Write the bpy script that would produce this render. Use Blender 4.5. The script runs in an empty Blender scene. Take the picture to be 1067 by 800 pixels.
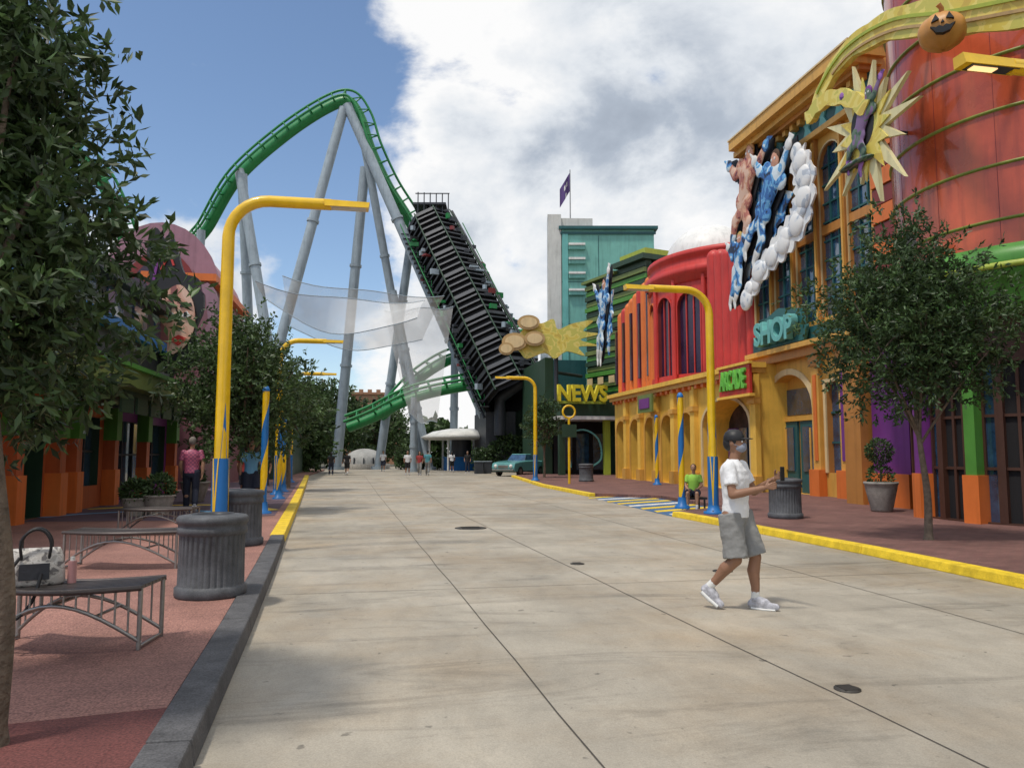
import bpy, math, random
import numpy as np
from mathutils import Vector, Matrix, Quaternion
R=random.Random(7)
sc=bpy.context.scene
sc.view_settings.view_transform='Standard'; sc.view_settings.look='None'; sc.view_settings.exposure=0
pi=math.pi
# ------------------------------------------------------------------ materials
MATS={}
def mat(name,col,rough=.6,metal=0.,var=.18,scale=1.2,bump=.15,bscale=30,streak=.25,spec=.4,coat=0.,island=0.,transl=0.,fine=.0):
    if name in MATS: return MATS[name]
    m=bpy.data.materials.new(name); m.use_nodes=True; nt=m.node_tree; N=nt.nodes; L=nt.links
    b=N['Principled BSDF']; b.inputs['Roughness'].default_value=rough; b.inputs['Metallic'].default_value=metal
    b.inputs['Specular IOR Level'].default_value=spec; b.inputs['Coat Weight'].default_value=coat
    tc=N.new('ShaderNodeTexCoord')
    n1=N.new('ShaderNodeTexNoise'); n1.inputs['Scale'].default_value=scale; n1.inputs['Detail'].default_value=8; n1.inputs['Roughness'].default_value=.65
    L.new(tc.outputs['Object'],n1.inputs['Vector'])
    mr=N.new('ShaderNodeMapRange'); mr.inputs[1].default_value=.3; mr.inputs[2].default_value=.7
    mr.inputs[3].default_value=1-var; mr.inputs[4].default_value=1+var; L.new(n1.outputs[0],mr.inputs[0])
    last=mr.outputs[0]
    if streak>0:
        mp=N.new('ShaderNodeMapping'); mp.inputs['Scale'].default_value=(3,3,.25); L.new(tc.outputs['Object'],mp.inputs[0])
        n2=N.new('ShaderNodeTexNoise'); n2.inputs['Scale'].default_value=2; n2.inputs['Detail'].default_value=6; L.new(mp.outputs[0],n2.inputs['Vector'])
        m2=N.new('ShaderNodeMapRange'); m2.inputs[1].default_value=.5; m2.inputs[2].default_value=.75; m2.inputs[3].default_value=1; m2.inputs[4].default_value=1-streak
        L.new(n2.outputs[0],m2.inputs[0]); mm=N.new('ShaderNodeMath'); mm.operation='MULTIPLY'; L.new(last,mm.inputs[0]); L.new(m2.outputs[0],mm.inputs[1]); last=mm.outputs[0]
    if fine>0:
        n3=N.new('ShaderNodeTexNoise'); n3.inputs['Scale'].default_value=90; n3.inputs['Detail'].default_value=3; L.new(tc.outputs['Object'],n3.inputs['Vector'])
        m3=N.new('ShaderNodeMapRange'); m3.inputs[1].default_value=.3; m3.inputs[2].default_value=.7; m3.inputs[3].default_value=1-fine; m3.inputs[4].default_value=1+fine
        L.new(n3.outputs[0],m3.inputs[0]); mm=N.new('ShaderNodeMath'); mm.operation='MULTIPLY'; L.new(last,mm.inputs[0]); L.new(m3.outputs[0],mm.inputs[1]); last=mm.outputs[0]
    if island>0:
        g=N.new('ShaderNodeNewGeometry'); m4=N.new('ShaderNodeMapRange'); m4.inputs[3].default_value=1-island; m4.inputs[4].default_value=1+island
        L.new(g.outputs['Random Per Island'],m4.inputs[0]); mm=N.new('ShaderNodeMath'); mm.operation='MULTIPLY'; L.new(last,mm.inputs[0]); L.new(m4.outputs[0],mm.inputs[1]); last=mm.outputs[0]
    vm=N.new('ShaderNodeVectorMath'); vm.operation='SCALE'; vm.inputs[0].default_value=col; L.new(last,vm.inputs['Scale'])
    L.new(vm.outputs[0],b.inputs['Base Color'])
    m5=N.new('ShaderNodeMapRange'); m5.inputs[3].default_value=max(.02,rough-.12); m5.inputs[4].default_value=min(1,rough+.12); L.new(n1.outputs[0],m5.inputs[0]); L.new(m5.outputs[0],b.inputs['Roughness'])
    if bump>0:
        nb=N.new('ShaderNodeTexNoise'); nb.inputs['Scale'].default_value=bscale; nb.inputs['Detail'].default_value=4; L.new(tc.outputs['Object'],nb.inputs['Vector'])
        bp=N.new('ShaderNodeBump'); bp.inputs['Strength'].default_value=bump; bp.inputs['Distance'].default_value=.02; L.new(nb.outputs[0],bp.inputs['Height']); L.new(bp.outputs[0],b.inputs['Normal'])
    if transl>0:
        t=N.new('ShaderNodeBsdfTranslucent'); L.new(vm.outputs[0],t.inputs[0]); mx=N.new('ShaderNodeMixShader'); mx.inputs[0].default_value=transl
        L.new(b.outputs[0],mx.inputs[1]); L.new(t.outputs[0],mx.inputs[2]); L.new(mx.outputs[0],N['Material Output'].inputs[0])
    MATS[name]=m; return m
def paint(name,col,rough=.45,**k): return mat(name,col,rough,**{**dict(var=.12,bump=.08,streak=.22),**k})
def comic(name,cols,scale=1.3,w=0.):
    """hard-edged printed comic inking: patches of flat colours"""
    if name in MATS: return MATS[name]
    m=bpy.data.materials.new(name); m.use_nodes=True; N=m.node_tree.nodes; L=m.node_tree.links; b=N['Principled BSDF']; b.inputs['Roughness'].default_value=.5
    tc=N.new('ShaderNodeTexCoord'); n=N.new('ShaderNodeTexNoise'); n.noise_dimensions='4D'; n.inputs['W'].default_value=w; n.inputs['Scale'].default_value=scale; n.inputs['Detail'].default_value=2.5; n.inputs['Distortion'].default_value=1.0; L.new(tc.outputs['Object'],n.inputs['Vector'])
    cr=N.new('ShaderNodeValToRGB'); cr.color_ramp.interpolation='CONSTANT'; e=cr.color_ramp.elements; e[0].position=0; e[0].color=cols[0]+(1,); e[1].position=.40; e[1].color=cols[1]+(1,)
    for i,c in enumerate(cols[2:]): k=e.new(.405+.065*(i+1)); k.color=c+(1,)
    L.new(n.outputs[0],cr.inputs[0]); L.new(cr.outputs[0],b.inputs['Base Color']); MATS[name]=m; return m

# ------------------------------------------------------------------ mesh builder
class B:
    def __init__(s): s.v=[];s.f=[];s.m=[];s.sm=[];s.mats=[]
    def mi(s,m):
        if m not in s.mats: s.mats.append(m)
        return s.mats.index(m)
    def add(s,vs,fs,m,smooth=False):
        o=len(s.v); s.v.extend([tuple(v) for v in vs]); i=s.mi(m)
        for f in fs: s.f.append(tuple(o+k for k in f)); s.m.append(i); s.sm.append(smooth)
    def hexa(s,p,m): s.add(p,[(0,1,2,3),(7,6,5,4),(0,4,5,1),(1,5,6,2),(2,6,7,3),(3,7,4,0)],m)
    def box(s,x0,x1,y0,y1,z0,z1,m): s.hexa([(x0,y0,z0),(x1,y0,z0),(x1,y1,z0),(x0,y1,z0),(x0,y0,z1),(x1,y0,z1),(x1,y1,z1),(x0,y1,z1)],m)
    def obox(s,c,sz,m,rz=0,M=None):
        M=M or Matrix.Rotation(rz,3,'Z'); c=Vector(c)
        P=[c+M@Vector((a*sz[0]/2,b*sz[1]/2,d*sz[2]/2)) for d in(-1,1) for a,b in((-1,-1),(1,-1),(1,1),(-1,1))]
        s.hexa(P,m)
    def cyl(s,p0,p1,r0,r1=None,m=None,n=14,caps=True): s.tube([p0,p1],[r0,r0 if r1 is None else r1],m,n,caps)
    def tube(s,path,rad,m,n=10,caps=True,flat=1.):
        P=[Vector(p) for p in path]
        if not hasattr(rad,'__len__'): rad=[rad]*len(P)
        vs=[];fs=[]; up=None
        for i,p in enumerate(P):
            t=(P[min(i+1,len(P)-1)]-P[max(i-1,0)]).normalized()
            if up is None:
                up=Vector((0,0,1)) if abs(t.z)<.9 else Vector((1,0,0))
            a=(up-t*up.dot(t)).normalized(); b=t.cross(a); up=a
            for k in range(n):
                q=2*pi*k/n; vs.append(p+(a*math.cos(q)*flat+b*math.sin(q))*rad[i])
        for i in range(len(P)-1):
            for k in range(n): fs.append((i*n+k,i*n+(k+1)%n,(i+1)*n+(k+1)%n,(i+1)*n+k))
        s.add(vs,fs,m,True)
        if caps:
            s.add(vs[:n],[tuple(range(n))],m); s.add(vs[-n:],[tuple(range(n))],m)
    def lathe(s,prof,c,m,n=32,rib=None,a0=0,a1=2*pi):
        full=abs(a1-a0-2*pi)<1e-6; nn=n if full else n+1; vs=[];fs=[]
        for r,z in prof:
            for k in range(nn):
                q=a0+(a1-a0)*k/n; rr=r+(rib(q,z) if rib else 0); vs.append((c[0]+rr*math.cos(q),c[1]+rr*math.sin(q),c[2]+z))
        for i in range(len(prof)-1):
            for k in range(n):
                k2=(k+1)%nn; fs.append((i*nn+k,i*nn+k2,(i+1)*nn+k2,(i+1)*nn+k))
        s.add(vs,fs,m,True)
    def ball(s,c,r,m,n=12,sc3=(1,1,1),M=None):
        vs=[];fs=[]; c=Vector(c)
        for i in range(n+1):
            a=pi*i/n
            for k in range(2*n):
                q=pi*k/n; v=Vector((math.sin(a)*math.cos(q)*sc3[0],math.sin(a)*math.sin(q)*sc3[1],math.cos(a)*sc3[2]))*r
                if M: v=M@v
                vs.append(c+v)
        for i in range(n):
            for k in range(2*n): fs.append((i*2*n+k,(i+1)*2*n+k,(i+1)*2*n+(k+1)%(2*n),i*2*n+(k+1)%(2*n)))
        s.add(vs,fs,m,True)
    def fbox(s,F,s0,s1,z0,z1,d0,d1,m,n=1):
        for i in range(n):
            a=s0+(s1-s0)*i/n; b=s0+(s1-s0)*(i+1)/n
            s.hexa([F(a,z0,d0),F(b,z0,d0),F(b,z0,d1),F(a,z0,d1),F(a,z1,d0),F(b,z1,d0),F(b,z1,d1),F(a,z1,d1)],m)
    def fq(s,F,s0,s1,z0,z1,m,d=0,n=1):
        for i in range(n):
            a=s0+(s1-s0)*i/n; b=s0+(s1-s0)*(i+1)/n
            if abs(b-a)>1e-6 and abs(z1-z0)>1e-6: s.add([F(a,z0,d),F(b,z0,d),F(b,z1,d),F(a,z1,d)],[(0,1,2,3)],m)
    def bay(s,F,s0,s1,z0,z1,op,dep,mw,mg,mr=None,arch=0.,mul=(0,0),mm=None,trim=None,n=10,tw=.12):
        sa,sb,za,zb=op; mr=mr or mw
        s.fq(F,s0,sa,z0,z1,mw); s.fq(F,sb,s1,z0,z1,mw); s.fq(F,sa,sb,z0,za,mw,n=3)
        zs=zb-arch; top=[]
        for i in range(n+1):
            q=pi*i/n; ss=(sa+sb)/2-(sb-sa)/2*math.cos(q) if arch>0 else sa+(sb-sa)*i/n
            top.append((ss,zs+arch*math.sin(q)))
        for i in range(n):
            (a,ya),(b,yb)=top[i],top[i+1]
            s.add([F(a,ya,0),F(b,yb,0),F(b,z1,0),F(a,z1,0)],[(0,1,2,3)],mw)
            s.add([F(a,ya,0),F(b,yb,0),F(b,yb,dep),F(a,ya,dep)],[(0,1,2,3)],mr)
            s.add([F(a,za,dep),F(b,za,dep),F(b,yb,dep),F(a,ya,dep)],[(0,1,2,3)],mg)
        for q in(sa,sb): s.add([F(q,za,0),F(q,za,dep),F(q,zs,dep),F(q,zs,0)],[(0,1,2,3)],mr)
        s.add([F(sa,za,0),F(sb,za,0),F(sb,za,dep),F(sa,za,dep)],[(0,1,2,3)],mr)
        w=.03
        if mm:
            for i in range(1,mul[0]+1):
                c=sa+(sb-sa)*i/(mul[0]+1); cc=(c-(sa+sb)/2)/((sb-sa)/2); zt=zs+arch*math.sqrt(max(0,1-cc*cc))
                ww=w*abs(sb-sa)/max(.3,(Vector(F(sa,0,0))-Vector(F(sb,0,0))).length)
                s.fbox(F,c-ww,c+ww,za,zt-.01,dep-.06,dep-.005,mm)
            for i in range(1,mul[1]+1):
                zz=za+(zs-za)*i/(mul[1]+ (1 if arch==0 else 0)); s.fbox(F,sa,sb,zz-w,zz+w,dep-.055,dep-.008,mm,n=2)
        if trim:
            pts=[(sa,za)]+top+[(sb,za)]; sc_=abs(sb-sa)/max(.3,(Vector(F(sa,0,0))-Vector(F(sb,0,0))).length)
            cs=(sa+sb)/2
            out=[]
            for (a,z) in pts:
                if z<=zs+1e-6: out.append((a+math.copysign(tw*sc_,a-cs),z if arch>0 else (z+tw if z>za+.01 else z)))
                else:
                    v=Vector(((a-cs)/sc_,z-zs)); v=v.normalized()*(v.length+tw) if v.length>0 else v; out.append((cs+v.x*sc_,zs+v.y))
            for i in range(len(pts)-1):
                a,b,c,d=pts[i],pts[i+1],out[i+1],out[i]
                s.hexa([F(a[0],a[1],-.06),F(b[0],b[1],-.06),F(c[0],c[1],-.06),F(d[0],d[1],-.06),F(a[0],a[1],-.003),F(b[0],b[1],-.003),F(c[0],c[1],-.003),F(d[0],d[1],-.003)],trim)
    def cut(s,F,pts,d0,d1,m,edge=None):
        n=len(pts); a=[F(p[0],p[1],d0) for p in pts]; b=[F(p[0],p[1],d1) for p in pts]
        s.add(a+b,[tuple(range(n)),tuple(range(2*n-1,n-1,-1))],m)
        s.add(a+b,[(i,(i+1)%n,n+(i+1)%n,n+i) for i in range(n)],edge or m)
    def mesh(s,name):
        me=bpy.data.meshes.new(name); me.from_pydata(s.v,[],s.f)
        for m in s.mats: me.materials.append(m)
        me.polygons.foreach_set('material_index',s.m); me.polygons.foreach_set('use_smooth',s.sm); me.update(); return me
def link(ob,parent=None):
    bpy.context.collection.objects.link(ob)
    if parent: ob.parent=parent
    return ob
class Obj:
    def __init__(s,name): s.name=name; s.p={}; s.extra=[]
    def __getitem__(s,k):
        if k not in s.p: s.p[k]=B()
        return s.p[k]
    def done(s,loc=(0,0,0),rz=0,bevel=0):
        if len(s.p)==1 and not s.extra:
            ob=bpy.data.objects.new(s.name,list(s.p.values())[0].mesh(s.name)); link(ob); obs=[ob]; root=ob
        else:
            root=bpy.data.objects.new(s.name,None); link(root); root.empty_display_size=.3; obs=[]
            for k,b in s.p.items(): obs.append(link(bpy.data.objects.new(k,b.mesh(k)),root))
            for e in s.extra: e.parent=root
        if bevel:
            for o in obs:
                md=o.modifiers.new('bev','BEVEL'); md.width=bevel; md.segments=2; md.limit_method='ANGLE'; md.angle_limit=.7
        root.location=loc; root.rotation_euler=(0,0,rz); return root
def FX(x,sgn=1): return lambda s,z,d:(x+sgn*d,s,z)
def FY(y): return lambda s,z,d:(s,y+d,z)
def FL(p0,p1):
    a=Vector((p0[0],p0[1],0)); t=(Vector((p1[0],p1[1],0))-a).normalized(); nrm=Vector((-t.y,t.x,0))
    return lambda s,z,d:tuple(a+t*s+nrm*d+Vector((0,0,z)))
def FC(cx,cy,r): return lambda s,z,d:(cx+(r-d)*math.cos(s),cy+(r-d)*math.sin(s),z)
def text(name,body,size,loc,rot,ext,m,sx=1.,bev=.01):
    t=bpy.data.curves.new(name,'FONT'); t.body=body; t.size=size; t.extrude=ext; t.bevel_depth=bev; t.align_x='CENTER'; t.align_y='CENTER'; t.offset=.03*size; t.materials.append(m)
    o=bpy.data.objects.new(name,t); link(o); o.location=loc; o.rotation_euler=rot; o.scale=(sx,1,1); return o
def crescent(path,w,scal=0,amp=.1):
    P=[Vector(p) for p in path]; n=len(P); up=[];dn=[]
    for i,p in enumerate(P):
        t=(P[min(i+1,n-1)]-P[max(0,i-1)]).normalized(); nn=Vector((-t.y,t.x)); ww=w[i]/2
        up.append(p+nn*(ww+(amp*abs(math.sin(scal*pi*i/(n-1))) if scal else 0))); dn.append(p-nn*(ww+(amp*abs(math.cos(scal*pi*i/(n-1))) if scal else 0)))
    return [tuple(q) for q in up+dn[::-1]]
def spline(pts,n=8):
    P=[Vector(p) for p in pts]; out=[]
    for i in range(len(P)-1):
        p0,p1,p2,p3=P[max(i-1,0)],P[i],P[i+1],P[min(i+2,len(P)-1)]
        for k in range(n):
            t=k/n; out.append(.5*((2*p1)+(p2-p0)*t+(2*p0-5*p1+4*p2-p3)*t*t+(-p0+3*p1-3*p2+p3)*t**3))
    out.append(P[-1]); return out
def star(c,r1,r0,n,seed=1,sq=1):
    q=random.Random(seed); pts=[]
    for i in range(2*n):
        a=pi*i/n; r=(r1*q.uniform(.7,1.15) if i%2==0 else r0*q.uniform(.85,1.1)); pts.append((c[0]+r*math.cos(a)*sq,c[1]+r*math.sin(a)))
    return pts
def capsule(b,p,q,r0,r1,m,n=12,flat=1.):
    p=Vector(p);q=Vector(q); b.ball(p,r0,m,7); b.ball(q,r1,m,7); b.tube([p,q],[r0,r1],m,n,True)
def remesh(ob,vox,sm=4):
    md=ob.modifiers.new('r','REMESH'); md.mode='VOXEL'; md.voxel_size=vox; md.use_smooth_shade=True
    s=ob.modifiers.new('s','SMOOTH'); s.iterations=sm; s.factor=.5
def loft(b,rings,m,n=20):
    vs=[];fs=[]
    for x,y,z,rx,ry in rings:
        for k in range(n): q=2*pi*k/n; c,s=math.cos(q),math.sin(q); vs.append((x+rx*math.copysign(abs(c)**.85,c),y+ry*math.copysign(abs(s)**.85,s),z))
    for i in range(len(rings)-1):
        for k in range(n): fs.append((i*n+k,i*n+(k+1)%n,(i+1)*n+(k+1)%n,(i+1)*n+k))
    fs.append(tuple(range(n))[::-1]); fs.append(tuple(range(len(vs)-n,len(vs)))); b.add(vs,fs,m,True)

# palette
gold=paint('gold_paint',(.64,.35,.075)); goldd=paint('gold_paint_dark',(.46,.20,.05)); cream=paint('cream_paint',(.68,.52,.28))
yel=paint('yellow_stucco',(.80,.49,.08),.6); yelp=paint('yellow_lamp_paint',(.80,.50,.01),.32,coat=.4,streak=.12,var=.14,scale=3); curbY=mat('yellow_kerb_paint',(.74,.52,.03),.6,var=.28,scale=4,streak=0,fine=.2)
red=paint('red_stucco',(.54,.045,.038)); dred=paint('dark_red_paint',(.20,.03,.03)); orange=paint('orange_stucco',(.68,.17,.035)); towr=paint('tower_red_enamel',(.50,.085,.032),.3,coat=.5,var=.4,scale=.35,streak=.35)
teal=paint('teal_stucco',(.17,.42,.37)); tealD=paint('dark_teal_paint',(.02,.10,.11)); tealL=paint('light_teal_paint',(.14,.42,.40)); white=paint('white_paint',(.72,.72,.70)); wall=paint('offwhite_stucco',(.58,.58,.56))
green=paint('green_paint',(.08,.26,.04)); olive=paint('olive_paint',(.15,.20,.055)); dgreen=paint('dark_green_paint',(.025,.06,.035)); lime=paint('lime_paint',(.35,.42,.05)); purple=paint('purple_paint',(.17,.035,.22)); mauve=paint('mauve_paint',(.30,.17,.22)); pink=paint('pink_stucco',(.47,.19,.22))
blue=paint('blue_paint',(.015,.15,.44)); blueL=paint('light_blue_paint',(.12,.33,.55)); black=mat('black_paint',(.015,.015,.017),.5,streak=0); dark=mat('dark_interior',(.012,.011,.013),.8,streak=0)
glass=mat('dark_blue_glass',(.02,.06,.12),.08,spec=1.,var=.6,scale=2.5,bump=.03,bscale=2,streak=0,coat=1.); pglass=mat('purple_glass',(.03,.012,.04),.2,spec=.7,var=.4,streak=0)
steel=mat('painted_steel_grey',(.30,.36,.41),.45,var=.14,streak=.25); steelD=mat('dark_steel',(.05,.055,.065),.5,metal=.3,streak=.2); trackG=paint('track_green',(.02,.21,.06),.4)
metal=mat('brushed_metal',(.30,.29,.28),.4,metal=.8,streak=0); bronze=mat('bench_metal',(.10,.085,.08),.45,metal=.5,streak=0,var=.3)
binm=mat('bin_grey',(.09,.095,.105),.65,var=.35,scale=5,fine=.2,streak=.3); stone=mat('pot_stone',(.30,.28,.25),.8,var=.25,scale=6,fine=.2)
bark=mat('bark',(.15,.115,.085),.9,var=.45,scale=12,bump=1,bscale=35,streak=.4); leafA=mat('leaves_dark',(.05,.09,.03),.45,var=.55,scale=1.8,bump=0,streak=0,island=.6,transl=.25,spec=.4)
leafB=mat('leaves_mid',(.06,.105,.035),.45,var=.5,scale=1.6,bump=0,streak=0,island=.55,transl=.25,spec=.4); skinm=mat('skin',(.36,.20,.13),.55,var=.08,scale=8,bump=.02,streak=0); skind=mat('skin_tan',(.27,.14,.085),.55,var=.08,scale=8,bump=.02,streak=0)
cBlue=comic('comic_blue',[(.01,.02,.05),(.03,.14,.40),(.12,.36,.65),(.6,.7,.76)],1.6,1); cFlesh=comic('comic_flesh',[(.12,.03,.04),(.42,.14,.10),(.6,.32,.2),(.68,.45,.34)],1.7,2); cGreen=comic('comic_green',[(.01,.015,.02),(.03,.08,.05),(.10,.15,.10),(.2,.12,.25)],2.2,3); cSmoke=comic('comic_smoke',[(.45,.50,.57),(.70,.72,.74),(.78,.78,.77)],1.4,4); cFlame=comic('comic_flame',[(.05,.15,.35),(.22,.12,.28),(.55,.22,.10),(.6,.45,.15)],1.1,5); cYel=comic('comic_yellow',[(.55,.40,.07),(.66,.52,.09),(.72,.60,.16),(.55,.50,.10)],1.3,6)

# ------------------------------------------------------------------ ground
def sheet(name,pts,z,m,thick=0):
    o=Obj(name); b=o[name]; n=len(pts)
    top=[(x,y,z) for x,y in pts]; b.add(top,[tuple(range(n))],m)
    if thick: 
        bot=[(x,y,z-thick) for x,y in pts]; b.add(top+bot,[(i,(i+1)%n,n+(i+1)%n,n+i) for i in range(n)],m)
    return o.done()
def concrete():
    m=bpy.data.materials.new('street_concrete'); m.use_nodes=True; nt=m.node_tree;N=nt.nodes;L=nt.links;b=N['Principled BSDF']
    tc=N.new('ShaderNodeTexCoord')
    def noise(s,d=8,r=.6,sc3=None,dist=0):
        n=N.new('ShaderNodeTexNoise'); n.inputs['Scale'].default_value=s;n.inputs['Detail'].default_value=d;n.inputs['Roughness'].default_value=r;n.inputs['Distortion'].default_value=dist
        if sc3:
            mp=N.new('ShaderNodeMapping'); mp.inputs['Scale'].default_value=sc3; L.new(tc.outputs['Object'],mp.inputs[0]); L.new(mp.outputs[0],n.inputs['Vector'])
        else: L.new(tc.outputs['Object'],n.inputs['Vector'])
        return n.outputs[0]
    def mr(x,a,b_,c,d):
        q=N.new('ShaderNodeMapRange'); q.inputs[1].default_value=a;q.inputs[2].default_value=b_;q.inputs[3].default_value=c;q.inputs[4].default_value=d; L.new(x,q.inputs[0]); return q.outputs[0]
    def mul(a,c):
        q=N.new('ShaderNodeMath'); q.operation='MULTIPLY'; L.new(a,q.inputs[0]); L.new(c,q.inputs[1]); return q.outputs[0]
    f=mul(mr(noise(.35,5),.35,.65,.78,1.12),mr(noise(2.2,8,.7,(1,.45,1),.6),.3,.7,.84,1.12))
    f=mul(f,mr(noise(120,2),.3,.7,.85,1.15)); f=mul(f,mr(noise(.9,6,.7,(.35,1.6,1),1.2),.53,.70,1,.62)); f=mul(f,mr(noise(14,5,.7),.60,.76,1,.7))
    f=mul(f,mr(noise(7,3,.5),.69,.73,1,.55))
    cr=N.new('ShaderNodeMixRGB'); cr.inputs[1].default_value=(.37,.335,.275,1); cr.inputs[2].default_value=(.345,.28,.20,1); L.new(mr(noise(.5,6,.6),.45,.7,0,1),cr.inputs[0])
    vm=N.new('ShaderNodeVectorMath'); vm.operation='SCALE'; L.new(cr.outputs[0],vm.inputs[0]); L.new(f,vm.inputs['Scale']); L.new(vm.outputs[0],b.inputs['Base Color'])
    L.new(mr(noise(1.5,5),.3,.7,.5,.85),b.inputs['Roughness'])
    bp=N.new('ShaderNodeBump'); bp.inputs['Strength'].default_value=.3; bp.inputs['Distance'].default_value=.01; L.new(noise(60,5),bp.inputs['Height']); L.new(bp.outputs[0],b.inputs['Normal'])
    return m
def pavers(name,c1,c2,size=.2,mort=(.10,.06,.05,1),off=.5):
    m=bpy.data.materials.new(name); m.use_nodes=True; nt=m.node_tree;N=nt.nodes;L=nt.links;b=N['Principled BSDF']; b.inputs['Roughness'].default_value=.8
    tc=N.new('ShaderNodeTexCoord'); br=N.new('ShaderNodeTexBrick'); L.new(tc.outputs['Object'],br.inputs['Vector'])
    br.inputs['Color1'].default_value=c1+(1,); br.inputs['Color2'].default_value=c2+(1,); br.inputs['Mortar'].default_value=mort; br.inputs['Scale'].default_value=1; br.inputs['Mortar Size'].default_value=.006
    br.inputs['Brick Width'].default_value=size; br.inputs['Row Height'].default_value=size/2; br.offset=off
    n=N.new('ShaderNodeTexNoise'); n.inputs['Scale'].default_value=.8; n.inputs['Detail'].default_value=8; n.inputs['Roughness'].default_value=.7; L.new(tc.outputs['Object'],n.inputs['Vector'])
    n2=N.new('ShaderNodeTexNoise'); n2.inputs['Scale'].default_value=70; L.new(tc.outputs['Object'],n2.inputs['Vector'])
    q=N.new('ShaderNodeMapRange'); q.inputs[1].default_value=.3;q.inputs[2].default_value=.7;q.inputs[3].default_value=.65;q.inputs[4].default_value=1.25; L.new(n.outputs[0],q.inputs[0])
    q2=N.new('ShaderNodeMapRange'); q2.inputs[1].default_value=.3;q2.inputs[2].default_value=.7;q2.inputs[3].default_value=.55;q2.inputs[4].default_value=1.5; L.new(n2.outputs[0],q2.inputs[0])
    mm=N.new('ShaderNodeMath'); mm.operation='MULTIPLY'; L.new(q.outputs[0],mm.inputs[0]); L.new(q2.outputs[0],mm.inputs[1])
    vm=N.new('ShaderNodeVectorMath'); vm.operation='SCALE'; L.new(br.outputs[0],vm.inputs[0]); L.new(mm.outputs[0],vm.inputs['Scale']); L.new(vm.outputs[0],b.inputs['Base Color'])
    bp=N.new('ShaderNodeBump'); bp.inputs['Strength'].default_value=.5; bp.inputs['Distance'].default_value=.01; L.new(n2.outputs[0],bp.inputs['Height']); L.new(bp.outputs[0],b.inputs['Normal'])
    return m
conc=concrete(); salmon=pavers('salmon_aggregate',(.27,.135,.11),(.30,.15,.12),.6,(.24,.115,.095,1)); maroon=pavers('maroon_aggregate',(.125,.038,.034),(.14,.044,.038),.6,(.11,.03,.027,1)); redp=pavers('red_brick_pavers',(.15,.068,.06),(.195,.095,.08),.22)
sheet('ground',[(-600,-300),(600,-300),(600,900),(-600,900)],0,mat('ground_soil',(.10,.10,.075),.9,var=.3,scale=.3))
sheet('street',[(-40,-20),(40,-20),(40,95),(-40,95)],.004,conc)
LK=[(-.55,-12),(-.66,1),(-.82,4.17),(-.97,7.08),(-1.18,10.6),(-1.41,14.08),(-1.95,23.),(-2.65,34.1),(-3.79,51.7)]
def off(P,d): return [(x+d,y) for x,y in P]
def kerb(name,P,w,z,m,segs):
    o=Obj(name); b=o['k']; 
    for (a,c) in zip(P[:-1],P[1:]):
        L=(Vector(c)-Vector(a)).length; k=max(1,int(L/segs))
        for i in range(k):
            t0=i/k+.004/L*2; t1=(i+1)/k-.004/L*2
            p=[a[j]+(c[j]-a[j])*t0 for j in(0,1)]; q=[a[j]+(c[j]-a[j])*t1 for j in(0,1)]
            b.hexa([(p[0],p[1],0.001),(p[0]-w,p[1],0.001),(q[0]-w,q[1],0.001),(q[0],q[1],0.001),(p[0]-.02*(1 if w>0 else -1),p[1],z),(p[0]-w,p[1],z),(q[0]-w,q[1],z),(q[0]-.02*(1 if w>0 else -1),q[1],z)],m)
    return o.done(bevel=.015)
kd=mat('kerb_granite',(.085,.085,.09),.75,var=.4,scale=5,fine=.35,streak=0)
kerb('kerb',LK[:6],.24,.14,kd,1.8); kerb('yellow_kerb',LK[5:],.26,.142,curbY,2.2)
LP=off(LK,-.245)
sheet('left_pavement',LP+[(-3.8,70),(-12,70),(-12,-12)],.125,salmon,.12)
sheet('maroon_paving',[(-.98,3.4),(-1.04,4.75),(-1.9,4.6),(-4,4.0),(-8,3.5),(-8,-6),(-.85,-6)],.129,maroon)
sheet('purple_paving',[(-2.1,18.5),(-4,17.5),(-7.15,17.8),(-7.15,40),(-3.4,40)],.129,mat('purple_aggregate',(.11,.075,.10),.8,var=.3,fine=.2,streak=0))
for i,(pth,mm) in enumerate([([(-3.0,18.6),(-3.8,20.0),(-5,20.6),(-6.5,19.8),(-7.1,18.8)],blueL),([(-2.3,20.2),(-3.4,22),(-5,22.6),(-7,21.4)],curbY)]):
    sp=spline([(x,y) for x,y in pth],6); sheet('painted_marking',crescent(sp,[.3]*len(sp)),.134,mm)
RK=[(7.15,-12),(7.33,3),(7.38,7.72),(7.48,10.85),(7.36,16.7),(7.32,18.0)]; RK2=[(7.72,26.6),(7.8,35),(9.1,49.3)]
kerb('yellow_kerb',RK,-.24,.13,curbY,2.4); kerb('yellow_kerb',RK2,-.24,.13,curbY,2.4)
sheet('right_pavement',off(RK,.245)+[(7.57,18.2),(9.6,19.8),(9.8,25.2),(7.97,26.8)]+off(RK2[1:],.245)+[(12,60),(24,60),(24,-12)],.115,redp,.11)
ro=Obj('crossing_marking'); rb=ro['m']
rb.add([(7.33,18.05,.009),(9.9,19.2,.009),(9.9,25.8,.009),(7.7,26.6,.009)],[(0,1,2,3)],mat('crossing_base_blue',(.05,.13,.26),.7,var=.3,scale=4,streak=0,fine=.2))
wr=mat('white_road_paint',(.6,.6,.58),.7,var=.3,scale=5,streak=0,fine=.15)
for i in range(9):
    y=17.2+i*1.05; rb.add([(7.45 if y>18.2 else 7.6,max(y,18.25),.013),(9.7,max(18.9,y+1.3),.013),(9.7,y+1.8,.013),(7.55,max(18.4,y+.5),.013)],[(0,1,2,3)],curbY if i%3!=1 else wr)
ro.done()
jm=mat('joint_dark',(.07,.062,.055),.9,streak=0,var=.3)
jo=Obj('expansion_joint'); jb=jo['j']
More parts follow.
